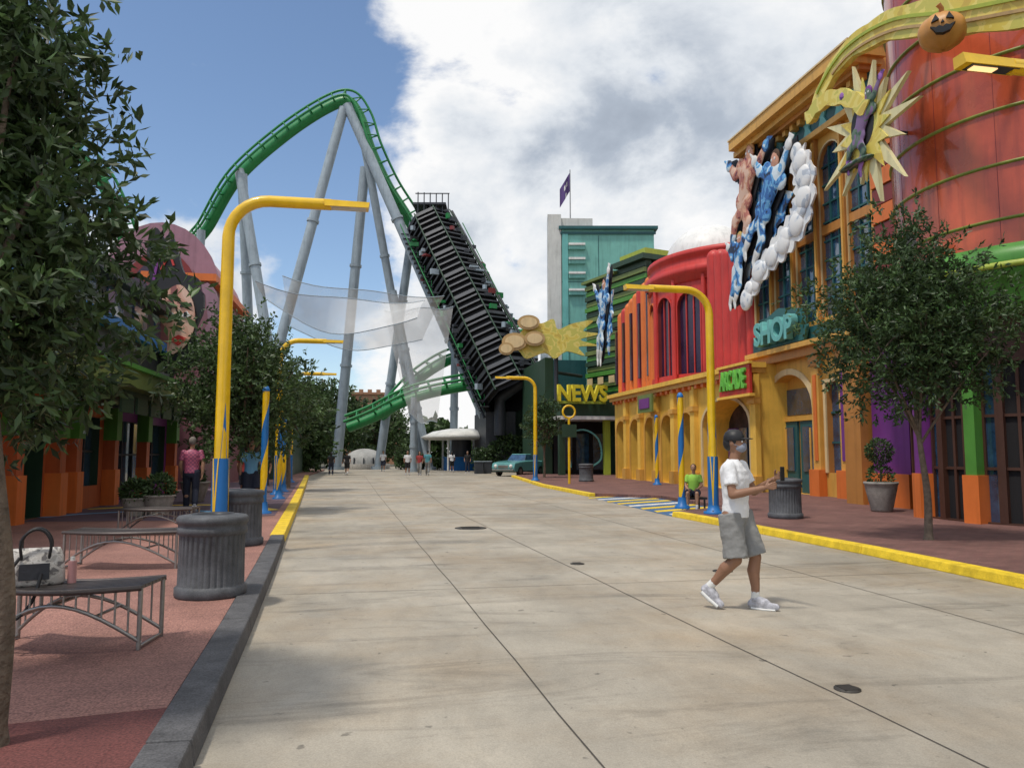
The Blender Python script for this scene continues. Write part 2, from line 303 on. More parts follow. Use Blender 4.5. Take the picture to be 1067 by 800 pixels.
def jl(a,c,w,z=.008):
    n=max(2,int((Vector(c)-Vector(a)).length/1.2)); rr=random.Random(int(a[0]*100)); P=[Vector(a).lerp(Vector(c),i/n)+Vector((rr.uniform(-.012,.012),0)) for i in range(n+1)]
    for p,q in zip(P[:-1],P[1:]): jb.add([(p.x-w,p.y,z),(p.x+w,p.y,z),(q.x+w,q.y,z),(q.x-w,q.y,z)],[(0,1,2,3)],jm)
for a,c in [((1.25,1),(.35,30)),((.35,30),(-.3,55)),((3.15,1),(2.2,22)),((2.2,22),(2.4,50)),((5.6,2),(5.2,40))]: jl(a,c,.005)
for y in (8.9,15.3,21,27,33,40,47): jb.add([(-1+(-.05*y),y,.0085),(7.3,y+.1,.0085),(7.3,y+.109,.0085),(-1-.05*y,y+.009,.0085)],[(0,1,2,3)],jm)
jo.done()
for x,y,r in [(3.12,4.72,.085),(2.9,10.6,.10),(2.1,16.0,.33),(4.6,9.6,.13)]:
    o=Obj('manhole_cover'); b=o['cover']; b.lathe([(0,.016),(r*.8,.016),(r*.82,.012),(r,.012),(r,.004)],(x,y,0),mat('cast_iron',(.06,.055,.05),.6,metal=.5,streak=0),28)
    for k in range(-3,4): b.box(x-r*.6,x+r*.6,y+k*r*.2-.006,y+k*r*.2+.006,.016,.02,MATS['cast_iron'])
    o.done()

# ------------------------------------------------------------------ right: shop building
S=Obj('shop_building'); F=FX(15.04)
w=S['walls']; wi=S['windows']; tr=S['trim']
Y0,Y1=20.3,27.95
w.bay(F,Y0,22.0,.1,4.9,(20.6,21.75,.9,3.9),.2,gold,glass,goldd,0,(1,2),tealD,trim=goldd)
w.bay(F,22.0,23.6,.1,4.9,(22.35,23.3,.9,3.9),.2,gold,glass,goldd,0,(0,2),tealD,trim=cream)
w.bay(F,23.6,27.7,.1,4.9,(24.1,27.2,.12,4.4),.7,gold,dark,gold,1.3,(0,0),None,trim=cream,n=16,tw=.22)
w.fq(F,27.7,Y1,.1,4.9,gold)
for ya in (24.15,25.75): 
    wi.fbox(F,ya,ya+1.4,.13,2.7,.35,.43,tealD); wi.fbox(F,ya+.2,ya+1.2,.9,2.5,.31,.345,glass); wi.fbox(F,ya+.62,ya+.7,.95,2.45,.27,.305,gold)
wi.fbox(F,24.1,27.2,2.72,2.9,.3,.44,gold); wi.fbox(F,24.2,27.1,2.95,3.9,.42,.46,glass)
for a in (20.3,22.0,23.55,27.45):
    tr.fbox(F,a-.12,a+.46,.1,1.0,-.3,-.004,orange); tr.fbox(F,a-.04,a+.38,1.0,4.85,-.16,-.004,gold); tr.fbox(F,a-.1,a+.44,4.5,4.86,-.22,-.005,goldd)
    tr.fbox(F,a+.08,a+.26,1.3,4.2,-.195,-.162,orange if a>23 else purple)
tr.fbox(F,Y0-.1,Y1,4.9,5.2,-.3,.2,goldd); tr.fbox(F,Y0-.15,Y1,5.2,5.38,-.5,.2,gold); tr.fbox(F,Y0,Y1,5.38,5.9,-.12,.2,tealD)
nb=5; bw=(Y1-Y0)/nb
for i in range(nb):
    a=Y0+i*bw; w.bay(F,a,a+bw,5.9,12.3,(a+.12,a+bw-.12,6.1,11.95),.13,gold,glass,goldd,.68,(2,8),tealD,trim=cream,tw=.05)
    tr.fbox(F,a-.09,a+.09,5.9,12.3,-.14,-.004,goldd); tr.fbox(F,a-.045,a+.045,6.0,12.2,-.2,-.142,gold)
    tr.fbox(F,a+.13,a+bw-.13,8.9,9.2,.0,.12,goldd)
tr.fbox(F,Y0-.05,Y1+.02,12.3,12.5,-.3,.2,gold); tr.fbox(F,Y0,Y1,12.5,13.25,-.08,.2,tealD)
for i in range(8): 
    a=Y0+.35+i*.92; tr.cut(F,[(a,12.6),(a+.5,12.6),(a+.38,12.85),(a+.55,13.15),(a+.05,13.15),(a+.18,12.85)],-.14,-.082,tealL)
tr.fbox(F,Y0-.1,Y1,13.25,13.4,-.5,.2,goldd); tr.fbox(F,Y0-.2,Y1,13.4,13.62,-.75,.25,gold); tr.fbox(F,Y0-.3,Y1-.1,13.62,14.0,-1.0,.3,gold); tr.fbox(F,Y0-.33,Y1-.08,14.0,14.06,-1.04,.3,cream)
for i in range(16): tr.fbox(F,Y0+.1+i*.48,Y0+.3+i*.48,13.05,13.248,-.35,-.09,gold)
w.box(15.5,26,Y0+.01,Y1-.01,0,13.9,gold); w.fq(lambda s,z,d:(s,Y1,z),15.04,26,0,13.9,gold); w.fq(lambda s,z,d:(s,Y0,z),15.04,26,0,13.9,gold)
S.extra.append(text('shop_letters','SHOP',1.15,(14.5,25.55,5.95),(pi/2,0,-pi/2),.12,tealL,.92)); 
S['letter_board'].cut(F,[(24.0,5.45),(27.1,5.45),(27.3,5.9),(26.9,6.5),(25.6,6.85),(24.2,6.6),(23.8,5.9)],-.34,-.22,paint('sign_teal',(.03,.13,.13)))
for yy in (24.3,26.8): S['letter_board'].cyl((14.75,yy,6),(15.04,yy,6),.05,None,steelD,8)
S.done()

# ------------------------------------------------------------------ comic relief cutouts
def figure(o,key,x,J,s,suit,skin,gloves,hair_m):
    V=lambda k,dx=0:Vector((x+dx,J[k][0],J[k][1]))
    a=o[key+'_suit']; ax=(V('chest')-V('pel')).normalized(); sd=Vector((0,-ax.z,ax.y))
    capsule(a,V('chest'),V('pel'),.42*s,.27*s,suit); a.ball(V('chest')+ax*.1*s,.47*s,suit,8,(.75,1,.9))
    sh1=V('chest')+ax*.18*s+sd*.46*s; sh2=V('chest')+ax*.18*s-sd*.46*s
    for shp,e,h in ((sh1,'e1','h1'),(sh2,'e2','h2')):
        a.ball(shp,.24*s,suit,7); capsule(a,shp,V(e,-.12),.20*s,.14*s,suit); capsule(a,V(e,-.12),V(h,-.25),.18*s,.10*s,suit)
        g=o[key+'_gloves']; g.ball(V(h,-.25),.17*s,gloves,7)
        for k in range(4): capsule(g,V(h,-.25),V(h,-.25)+(V(h)-V(e)).normalized()*.26*s+sd*(k-1.5)*.08*s,.05*s,.035*s,gloves,7)
    for hp,kn,ft in ((sd*.18*s,'k1','f1'),(-sd*.18*s,'k2','f2')):
        capsule(a,V('pel')+hp,V(kn,-.1),.27*s,.17*s,suit); capsule(a,V(kn,-.1),V(ft),.20*s,.10*s,suit)
        g=o[key+'_boots']; capsule(g,V(kn,-.1).lerp(V(ft),.6),V(ft),.17*s,.12*s,gloves); capsule(g,V(ft),V(ft)+Vector((-.1,-.1,-.26))*s,.12*s,.08*s,gloves)
    h=o[key+'_head']; hd=V('head',-.08); capsule(h,V('chest')+ax*.35*s,hd,.16*s,.16*s,skin); h.ball(hd,.24*s,skin,9,(.95,.85,1.15)); h.ball(hd+Vector((-.2,0,-.02))*s,.06*s,skin,5)
    hr=o[key+'_hair']; hr.ball(hd+Vector((.05,0,.07))*s,.25*s,hair_m,8,(.95,.9,1.0)); 
    for q in (-1,1): hr.ball(hd+Vector((-.2,.08*q,.03))*s,.045*s,white,5)
def finish(o,plane=None,k=.3):
    r=o.done()
    for c in r.children:
        if c.name.split('.')[0].endswith(('_suit','_gloves','_boots','_head')): remesh(c,.035,2)
        if plane and c.name.split('.')[0].endswith(('_suit','_gloves','_boots','_head','_hair','_trail')): c.scale=(k,1,1); c.location=(plane*(1-k),0,0)
    return r
def outline(b,F,J,s,d0,d1,m):
    P=lambda k:Vector(J[k])
    segs=[('chest','pel',1.15,.8),('chest','head',.5,.66)]+[(a,c,w0,w1) for a,c,w0,w1 in (('e1','h1',.46,.44),('e2','h2',.46,.44),('pel','k1',.8,.5),('pel','k2',.8,.5),('k1','f1',.52,.4),('k2','f2',.52,.4),('chest','e1',.7,.46),('chest','e2',.7,.46))]
    for i,(a,c,w0,w1) in enumerate(segs):
        p,q=P(a),P(c); t=(q-p).normalized(); n=Vector((-t.y,t.x)); e=.004*i
        b.cut(F,[tuple(v) for v in (p-t*w0*.35*s,p+n*w0/2*s,q+n*w1/2*s,q+t*w1*.55*s,q-n*w1/2*s,p-n*w0/2*s)],d0+e,d1+e,m)
tan=paint('tan_paint',(.45,.30,.13)); skc=paint('cartoon_flesh',(.60,.30,.20))
hs=Obj('superhero_sign'); F2=FX(14.45)
JA=dict(head=(26.7,13.1),chest=(26.95,12.4),pel=(27.3,11.4),e1=(27.9,12.7),h1=(28.3,13.2),e2=(26.0,12.5),h2=(25.4,12.9),k1=(28.0,10.8),f1=(28.4,9.9),k2=(27.0,10.5),f2=(27.5,9.7))
JB=dict(head=(24.8,12.1),chest=(25.1,11.4),pel=(25.8,10.5),e1=(25.9,12.1),h1=(26.2,12.6),e2=(24.4,11.6),h2=(23.8,12.3),k1=(26.6,10.1),f1=(27.3,9.4),k2=(25.9,9.5),f2=(26.6,8.8))
JC=dict(head=(27.7,10.0),chest=(27.8,9.5),pel=(28.0,8.8),e1=(27.3,9.7),h1=(26.9,10.1),e2=(28.3,9.4),h2=(28.6,9.9),k1=(27.8,8.2),f1=(28.3,7.6),k2=(28.3,8.2),f2=(28.7,7.6))
figure(hs,'rocky_hero',14.2,JA,1.45,cFlesh,skc,cBlue,comic('comic_hair',[(.05,.02,.01),(.2,.08,.02),(.45,.2,.05)],3,8))
figure(hs,'stretchy_hero',14.1,JB,1.35,cBlue,skc,white,mat('hair_brown',(.08,.04,.02),.7,streak=0))
figure(hs,'dark_heroine',14.2,JC,1.0,cBlue,skc,white,mat('hair_blonde',(.5,.35,.1),.7,streak=0))
for J,s_ in ((JA,1.45),(JB,1.35),(JC,1.0)): outline(hs['contour_panel'],F2,J,s_*1.02,-.0,.05,black)
b=hs['flame_backdrop']; b.cut(F2,star((26.6,11.9),1.9,1.1,9,5),.16,.2,cBlue); b.cut(F2,star((25.6,10.7),1.6,1.0,8,9),.11,.15,cBlue); b.cut(F2,star((27.4,12.8),1.1,.6,8,19),.22,.26,cFlame); b.cut(F2,star((27.8,9.4),1.1,.7,8,29),.22,.26,cBlue)
sm=hs['smoke_trail']; pth=spline([(23.5,11.8),(23.1,10.7),(23.5,9.6),(24.6,9.0),(25.9,8.5),(27.3,7.6)],8)
for i,p in enumerate(pth[::2]): sm.ball((14.2,p.x+.12*math.sin(i*4.1),p.y+.1*math.cos(i*3.3)),.34+.11*math.sin(i*2.3),cSmoke,8)
hs['smoke_panel'].cut(F2,crescent(pth,[.45+.5*math.sin(pi*min(1,i/len(pth)+.15)) for i in range(len(pth))],11,.25),-.09,-.02,cSmoke)
for y,z in ((27,11.8),(25.6,11),(25.0,9.1)): hs['brackets'].cyl((14.5,y,z),(15.1,y,z),.04,None,steelD,8)
finish(hs,14.42,.3)

# ------------------------------------------------------------------ arcade building
A=Obj('arcade_building'); F=FX(14.3); w=A['walls']; tr=A['trim']; gl=A['windows']
spec=[(26.5,32.0,True),(32.0,34.3,False),(34.3,36.6,False),(36.6,38.9,False),(38.9,41.2,False),(41.2,43.6,False)]
shopin=mat('shop_interior',(.05,.03,.025),.7,var=.8,scale=2,streak=0)
for a,c,big in spec:
    w.bay(F,a,c,.1,4.55,((a+.7,c-.6,.12,3.75) if big else (a+.4,c-.4,.12,3.4)),1.2 if big else .5,yel,shopin,yel,(1.1 if big else .7),(0,0),None,trim=cream if big else gold,n=14,tw=.16)
    tr.fbox(F,a-.1,a+.34,.1,4.5,-.2,-.004,yel); tr.fbox(F,a-.16,a+.4,.1,.7,-.28,-.005,gold); tr.fbox(F,a-.16,a+.4,3.4,3.62,-.28,-.005,gold)
for i in range(4): gl.fbox(F,27.4+i*1.0,28.1+i*1.0,.3,2.6,1.0,1.15,[glass,dred,glass,purple][i])
tr.fbox(F,26.45,43.7,4.55,4.75,-.3,.3,gold); tr.fbox(F,26.4,43.75,4.75,4.95,-.45,.3,yel)
for i in range(25): tr.fbox(F,26.7+i*.68,26.95+i*.68,4.38,4.546,-.25,-.004,orange)
w.fq(lambda s,z,d:(s,26.5,z),14.3,20,.1,4.9,yel); w.fq(lambda s,z,d:(s,43.6,z),14.3,20,.1,4.9,yel); w.box(16.2,24,28,43.5,0,4.9,yel); w.box(14.3,15.03,26.52,28.3,4.5,4.9,yel)
cx,cy,r=19.2,36.3,5.0; FD=FC(cx,cy,r); a0,a1=pi*.66,pi*1.66; nb=9; bw=(a1-a0)/nb; dh=-.7
for i in range(nb):
    a=a0+i*bw; w.bay(FD,a,a+bw,4.95,10.4+dh,(a+bw*.12,a+bw*.88,5.3,9.9+dh),.16,red,pglass,dred,.65,(2,0),red,trim=orange if i<3 else red,n=8,tw=.06)
    tr.tube([FD(a,4.95,-.04),FD(a,10.6+dh,-.04)],.13,orange if i<3 else red,8)
tr.lathe([(a,z+dh) for a,z in [(r,10.4),(r+.12,10.4),(r+.12,10.7),(r+.28,10.75),(r+.28,11.1),(r+.02,11.15),(r+.02,11.6),(r+.14,11.65),(r+.14,11.9),(0,11.95)]],(cx,cy,0),red,48)
tr.lathe([(4.4,11.9+dh),(4.4,12.1+dh),(3.6,12.1+dh)],(cx,cy,0),dred,32)
w.lathe([(r-.35,4.9),(r-.35,10.5+dh)],(cx,cy,0),dred,32)
tr.lathe([(2.3*math.cos(t),11.6+1.9*math.sin(t)) for t in [i*pi/24 for i in range(13)]],(cx-1.6,cy+1.0,0),white,28)
for i in range(10):
    y=37.3+i*.66; z=11.0-.16*i; m=orange if i%4 else red; tr.cyl((14.75,y,4.95),(14.75,y,z),.33,.33,m,12); tr.ball((14.75,y,z),.33,m,7)
    if i%2: tr.fbox(FX(14.4),y+.2,y+.45,5.6,z-.8,-.02,.1,pglass)
w.box(15.0,24,38,43.6,4.95,9.6,orange); w.box(15.4,24,27.97,38,4.95,9.2,dred)
for i in range(6): 
    y=28.3+i*.7; tr.cyl((15.2,y,4.95),(15.2,y,9.6+.15*i),.34,.34,red,12); tr.ball((15.2,y,9.6+.15*i),.34,red,7)
bd=A['sign_board']; bd.fbox(F,26.1,28.6,3.75,4.85,-.55,-.45,paint('sign_red',(.5,.04,.03))); bd.fbox(F,26.0,28.7,4.85,4.95,-.62,-.47,yel); bd.fbox(F,26.0,28.7,3.65,3.75,-.62,-.4,yel)
A.extra.append(text('arcade_letters','ARCADE',1.0,(13.7,27.35,4.30),(pi/2,0,-pi/2),.05,paint('sign_green',(.14,.5,.06)),.52))
bd.fbox(F,36.0,38.0,3.6,4.5,-.6,-.5,olive); bd.fbox(F,36.3,37.7,3.8,4.3,-.64,-.602,purple)
A.done()

# ------------------------------------------------------------------ striped green building with NEWS
G_=Obj('striped_news_building'); w=G_['walls']; tr=G_['trim']
Lg=7.28
def FGm(s,z,d):
    p=FL((17.6,47.0),(15.6,54.0))(s,z,0); return (p[0]+d*.96,p[1]+d*.27,z)
for i in range(24):
    z=4.6+i*.4
    w.fbox(FGm,0,Lg,z,z+.3,0 if i%2 else -.12,.5,[green,olive,dgreen][i%3]); w.fbox(FGm,0,Lg,z+.3,z+.4,.06,.5,dgreen)
w.hexa([FGm(0,0,.1),FGm(Lg,0,.1),FGm(Lg,0,8),FGm(0,0,8),FGm(0,14.0,.1),FGm(Lg,14.0,.1),FGm(Lg,14.0,8),FGm(0,14.0,8)],dgreen)
tr.fbox(FGm,-.3,3.2,14.2,14.55,-.4,5,dgreen); tr.fbox(FGm,-.3,2.6,14.55,14.9,-.2,5,lime); tr.fbox(FGm,3.2,Lg+.2,13.9,14.1,-.3,5,olive)
for i in range(5): tr.fbox(FGm,.7+i*1.4,1.4+i*1.4,6.4,6.9,-.16,-.125,cream)
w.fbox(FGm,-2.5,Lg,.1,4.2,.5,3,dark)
FN=FY(49.0)
w.box(12.3,18.5,49.0,56,4.0,5.0,dgreen); w.box(12.0,18.6,48.7,56,3.75,3.98,white); w.box(12.3,12.7,49.2,49.6,.1,3.75,dgreen); w.box(15.4,15.8,49.2,49.6,.1,3.75,lime); w.box(12.5,18.5,52,52.2,.1,3.75,dark)
w.box(12.0,12.6,52,60,0,8.2,dgreen); w.box(12.6,16,55.5,60,0,8.5,tealD)
pp=spline([(13.1,.6),(13.0,2.6),(14.0,3.1),(15.0,2.5),(15.2,1.2),(14.4,.6)],5)
tr.cut(FY(49.35),crescent(pp,[.1]*len(pp)),0,.06,tealL)
for k in range(3): w.box(13+k*1.2,13.9+k*1.2,51.9,51.99,.4,2.9,glass)
G_.extra.append(text('news_letters','NEWS',1.45,(13.7,48.55,5.4),(pi/2,0,.0),.16,paint('sign_yellow_green',(.66,.55,.03)),.85))
G_['lattice'].fbox(FN,12.1,15.3,4.78,4.95,-.5,-.2,lime)
for k in range(7): G_['lattice'].fbox(FN,12.2+k*.5,12.26+k*.5,4.95,6.0,-.32,-.28,steelD)
G_.done()
# ------------------------------------------------------------------ teal tower block
T=Obj('teal_tower_building'); w=T['walls']; tr=T['trim']
FT=FL((15.35,60.2),(22.9,58.8)); 
def FTm(s,z,d):
    p=FT(s,z,0); return (p[0]+.183*d,p[1]+.983*d,z)
w.hexa([FTm(0,0,0),FTm(7.6,0,0),FTm(7.6,0,8),FTm(0,0,8),FTm(0,19.9,0),FTm(7.6,19.9,0),FTm(7.6,19.9,8),FTm(0,19.9,8)],teal)
tr.fbox(FTm,-.25,7.9,19.9,20.15,-.3,8,tealD); tr.fbox(FTm,-.1,7.75,19.5,19.7,-.12,-.004,tealD)
tr.fbox(FTm,.05,.5,8,19.5,-.15,-.005,tealL)
for zz in (12.0,15.5): tr.fbox(FTm,0,7.6,zz,zz+.05,-.02,-.003,tealD)
tr.fbox(FTm,3,3.05,5,19.4,-.02,-.004,tealD)
for z in (18.6,17.4,16.2,14.8): tr.fbox(FTm,.55,1.9,z-.08,z+.1,-.4,-.005,white); tr.fbox(FTm,.55,1.9,z-.4,z-.1,-.3,-.005,teal)
w.hexa([(14.2,60.4,0),(15.3,60.2,0),(15.6,62,0),(14.6,62.3,0),(14.2,60.4,21.2),(15.3,60.2,21.2),(15.6,62,21.2),(14.6,62.3,21.2)],wall)
w.hexa([(15.3,60.6,20.2),(18,60.2,20.2),(18,62.3,20.2),(15.6,62.3,20.2),(15.3,60.6,21),(18,60.2,21),(18,62.3,21),(15.6,62.3,21)],wall)
T.done()
fl=Obj('flag'); b=fl['pole']; b.cyl((16.2,60.6,21),(16.2,60.6,25.2),.05,.04,metal,8)
pts=[];fc=[]
for i in range(9):
    for j in range(5): pts.append((16.2-i*.11,60.6+.12*math.sin(i*1.1),25-.35*i*.4-j*.40-.05*i))
for i in range(8):
    for j in range(4): fc.append((i*5+j,i*5+j+1,i*5+j+6,i*5+j+5))
fl['cloth'].add(pts,fc,mat('flag_purple',(.10,.06,.2),.8,streak=0),True); fl['cloth'].add([(p[0],p[1]-.02,p[2]) for p in pts[11:34]],[(0,1,6,5),(7,8,13,12),(10,11,16,15)],white); fl.done()
ys=Obj('yellow_splash_sign'); FS=FL((9.0,50.6),(15.0,49.6))
def FSm(s,z,d):
    p=FS(s,z,0); return (p[0]+.16*d,p[1]+.98*d,z)
hand=spline([(.2,8.9),(1.0,9.7),(1.6,10.4),(2.4,10.3),(3.2,10.6),(3.5,9.9),(4.5,10.3),(5.9,10.5),(5.2,9.8),(6.3,9.6),(5.0,9.2),(6.2,8.8),(4.9,8.7),(5.3,8.1),(4.1,8.4),(3.3,7.9),(2.6,8.3),(1.4,7.9),(.9,8.4),(.2,8.9)],4)
ys['splash'].cut(FSm,[tuple(p) for p in hand[:-1]],0,.25,cYel)
circ=lambda c,rx,rz:[(c[0]+rx*math.cos(t),c[1]+rz*math.sin(t)) for t in [i*pi/14 for i in range(28)]]
for k,(c,rx,rz) in enumerate([((.55,9.0),.85,.6),((1.5,10.3),.75,.5),((1.9,9.2),.7,.5),((.0,8.5),.5,.42)]): 
    ys['discs'].cut(FSm,circ(c,rx,rz),-.35-.05*k,-.1-.05*k,tan); ys['discs'].cut(FSm,circ(c,rx*.75,rz*.7),-.40-.05*k,-.352-.05*k,cream)
ys['post'].cyl(FSm(3.4,4.9,.4),FSm(3.4,8.9,.4),.15,None,steelD,10); ys['post'].cyl(FSm(3.4,7,.4),FSm(5.4,7,3),.12,None,steelD,10); ys.done()
bh=Obj('blue_hero_sign'); JD=dict(head=(46.2,12.2),chest=(46.5,11.2),pel=(47.0,9.8),e1=(47.6,11.6),h1=(48.2,12.4),e2=(45.7,11.8),h2=(45.2,12.9),k1=(47.6,8.9),f1=(47.9,7.7),k2=(46.8,8.7),f2=(47.3,7.6))
figure(bh,'blue_hero',14.5,JD,1.6,cBlue,skc,white,black); outline(bh['contour_panel'],FX(14.65),JD,1.65,0,.05,black)
bh['backdrop'].cut(FX(14.75),star((46.8,10.2),2.6,1.6,10,11,.8),.0,.1,cBlue); bh['backdrop'].cyl((14.8,47,9.6),(17.2,48.5,9.6),.08,None,steelD,8); finish(bh,14.62,.3)

# ------------------------------------------------------------------ red round tower building (right edge)
Tt=Obj('red_round_tower_building'); w=Tt['walls']; tr=Tt['trim']; cx,cy,r=15.5,14.8,3.3
w.lathe([(r,5.6),(r,18)],(cx,cy,0),towr,64)
rg=mat('ring_green',(.20,.24,.04),.4)
for i in range(9): 
    z=6.3+i*1.15; tr.lathe([(r+.0,z-.035),(r+.05,z-.02),(r+.05,z+.02),(r,z+.035)],(cx,cy,0),rg,64)
for k in range(16):
    q=k*2*pi/16+.1; tr.fbox(FC(cx,cy,r),q-.0015,q+.0015,5.6,18,-.004,.02,dred)
tr.lathe([(r+.1,5.5),(r+.75,5.6),(r+.8,5.35),(r+.8,5.0),(r+.6,4.95),(r+.65,4.5),(r+.5,4.35),(r-.4,4.35)],(cx,cy,0),green,56)
tr.lathe([(r+.82,5.12),(r+.85,5.12),(r+.85,5.24),(r+.82,5.24)],(cx,cy,0),lime,56)
FD=FC(cx,cy,r-.1); brown=paint('door_brown',(.07,.03,.02))
for i in range(8):
    a=pi*.85+i*.22; w.bay(FD,a,a+.22,.1,4.4,(a+.025,a+.195,.15,3.4),.12,brown,glass if i%2 else dark,brown,0,(1,2),brown,n=4)
for q,mm in ((2.95,purple),(3.4,green),(4.25,brown),(4.9,green)): tr.fbox(FC(cx,cy,r+.05),q-.05,q+.05,.1,1.1,-.1,.3,orange,2); tr.fbox(FC(cx,cy,r),q-.035,q+.035,1.1,4.4,-.1,.3,mm,2)
w.box(13.9,15.0,17.9,19.4,.1,5.3,purple); w.box(13.75,15.0,17.8,19.49,.1,1.0,orange); w.box(13.6,15.0,19.5,20.25,.1,4.9,goldd)
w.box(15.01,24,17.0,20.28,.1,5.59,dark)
FRb=FX(14.75); 
for i in range(12): w.fbox(FRb,17.4,20.2,5.6+i*.55,6.1+i*.55,0 if i%2 else .04,.6,orange if i%2 else dred)
w.box(15.2,24,17.4,20.25,5.6,12.3,dred)
w.box(17,30,6,14.5,0,13,dred); w.box(14.5,30,-6,12.2,0,4.99,dgreen); w.box(14.3,30,-6,12.3,5.0,5.6,green)
Tt['spotlight'].cyl((11.7,14.9,5.95),(11.45,14.5,6.1),.14,.17,black,12); Tt['spotlight'].cyl((12.1,14.9,5.5),(11.75,14.9,5.95),.03,None,black,8)
Tt.done()
cs=Obj('comet_and_villain_sign'); FCc=FX(11.3); c=cs['comet_panel']
pth=spline([(17.7,10.2),(17.1,10.85),(16.0,11.25),(14.4,11.0),(12.6,10.15),(10.6,9.3)],8); nn=len(pth)
c.cut(FCc,crescent(pth,[.10+.72*(i/nn)**.7 for i in range(nn)],7,.05),-.08,.08,cYel); c.cut(FCc,crescent([p+Vector((0,.08)) for p in pth[6:]],[.07]*(nn-6)),-.12,-.082,lime); c.cut(FCc,crescent([p+Vector((0,-.16)) for p in pth[12:]],[.06]*(nn-12)),-.12,-.082,tan)
pth=spline([(17.6,10.2),(16.8,10.35),(15.9,10.0),(15.2,9.4)],7); c.cut(FCc,crescent(pth,[.28]*len(pth),5,.07),-.25,-.13,cYel)
s_=cs['splash']; s_.cut(FCc,star((15.45,9.0),1.7,.75,14,21),-.08,.02,paint('splash_cream',(.68,.62,.35))); s_.cut(FCc,star((15.45,9.0),1.15,.6,12,4),-.12,-.082,cYel); s_.cut(FCc,circ((15.5,9.15),.42,.55),-.125,-.121,black)
JV=dict(head=(15.15,9.75),chest=(15.35,9.4),pel=(15.6,8.95),e1=(15.75,9.8),h1=(16.05,10.1),e2=(14.95,9.6),h2=(14.65,9.9),k1=(15.9,8.7),f1=(16.05,8.3),k2=(15.4,8.5),f2=(15.6,8.1))
figure(cs,'villain',11.1,JV,.6,cGreen,cGreen,comic('comic_purple',[(.03,.01,.05),(.12,.03,.2),(.3,.12,.4)],3,9),purple)
cs['glider_suit'].lathe([(.0,-.05),(.5,-.05),(.62,0),(.5,.05),(0,.05)],(11.1,15.7,8.3),cGreen,18)
pk=cs['pumpkin']; pc=(10.7,12.35,9.6); om=paint('pumpkin_orange',(.54,.25,.06))
pk.lathe([(.43*math.sin(t),-.36*math.cos(t)) for t in [i*pi/12 for i in range(13)]],pc,om,40,rib=lambda q,z:.03*abs(math.sin(4.0*q))-.03)
pk.tube([(10.7,12.35,9.93),(10.67,12.3,10.05),(10.6,12.3,10.12)],[.06,.045,.05],goldd,8)
def FP(s,z,d):
    dx,dy=-.62,-.78; return (pc[0]+dx*(.40-d)*math.cos(z*1.1)-dy*s,pc[1]+dy*(.40-d)*math.cos(z*1.1)+dx*s,pc[2]+z)
for p in ([(-.2,.02),(-.06,.06),(-.12,.17)],[(.2,.02),(.06,.06),(.12,.17)],[(-.03,-.02),(.03,-.02),(0,.04)],[(-.22,-.06),(-.12,-.1),(-.06,-.07),(0,-.11),(.06,-.07),(.12,-.1),(.22,-.06),(.12,-.2),(0,-.23),(-.12,-.2)]): pk.cut(FP,[(a*.95,c*.95) for a,c in p],-.05,.06,black)
for y,z in ((15.4,9.0),(14.4,11),(12.6,10.2)): cs['brackets'].cyl((11.35,y,z),(13.0,y,z),.05,None,steelD,8)
finish(cs,11.15,.3)

# ------------------------------------------------------------------ lamps
lampg=mat('lamp_lens',(.6,.55,.45),.3,streak=0)
def lamp(x,y,side,lit=False,reach=2.15,H=5.5,base=.12):
    o=Obj('street_lamp'); b=o['pole']; r=.6; hw=.085 if lit else .12
    path=[(x,y,base),(x,y,1.5),(x,y,3),(x,y,H-r)]+[(x+side*(r-r*math.cos(t)),y,H-r+r*math.sin(t)) for t in [pi/2*i/8 for i in range(1,9)]]+[(x+side*(reach-.6),y,H)]
    b.tube(path,[.105,.105,.1,.095]+[.09 if not lit else .08]*9,yelp,16)
    b=o['sleeve']; b.cyl((x,y,base),(x,y,base+1.35),.125,.122,blue,18)
    for q in (0,2.1,4.2):
        F=FC(x,y,.128); b.add([F(q-.45,base+1.352,0),F(q+.45,base+1.352,0),F(q+.3,base+.9,0),F(q,base+.1,-.002),F(q-.3,base+.9,0)],[(0,1,2,3,4)],yelp)
    b.lathe([(.24,0),(.24,.05),(.15,.08),(.13,.2)],(x,y,base),blue,20)
    for k in range(6): b.cyl((x+.2*math.cos(k*pi/3),y+.2*math.sin(k*pi/3),base+.045),(x+.2*math.cos(k*pi/3),y+.2*math.sin(k*pi/3),base+.085),.018,None,metal,6)
    F=FC(x,y,.107)
    for q in (0,2.1,4.2): b.add([F(q-.5+1.05,base+1.35,0),F(q+.5+1.05,base+1.35,0),F(q+1.05,base+2.2,-.002)],[(0,1,2)],blue)
    h=o['head']; hx=x+side*reach
    a,c=sorted((x+side*(reach-.72),hx)); h.hexa([(a+.02,y-hw,H-.05),(c-.02,y-hw,H-.05),(c-.02,y+hw,H-.05),(a+.02,y+hw,H-.05),(a,y-hw*.8,H+.06),(c,y-hw*.8,H+.045),(c,y+hw*.8,H+.045),(a,y+hw*.8,H+.06)],yelp)
    lm=lampg
    if lit:
        lm=bpy.data.materials.new('lamp_lens_lit'); lm.use_nodes=True; bs=lm.node_tree.nodes['Principled BSDF']; bs.inputs['Base Color'].default_value=(.8,.6,.4,1); bs.inputs['Emission Color'].default_value=(1,.6,.25,1); bs.inputs['Emission Strength'].default_value=1.3
    h.box(a+.14,c-.3,y-hw*.5,y+hw*.5,H-.066,H-.057,lm)
    h.box(a+.1,c-.06,y-hw*.8,y+hw*.8,H-.056,H-.0505,steelD if lit else wall)
    return o.done()
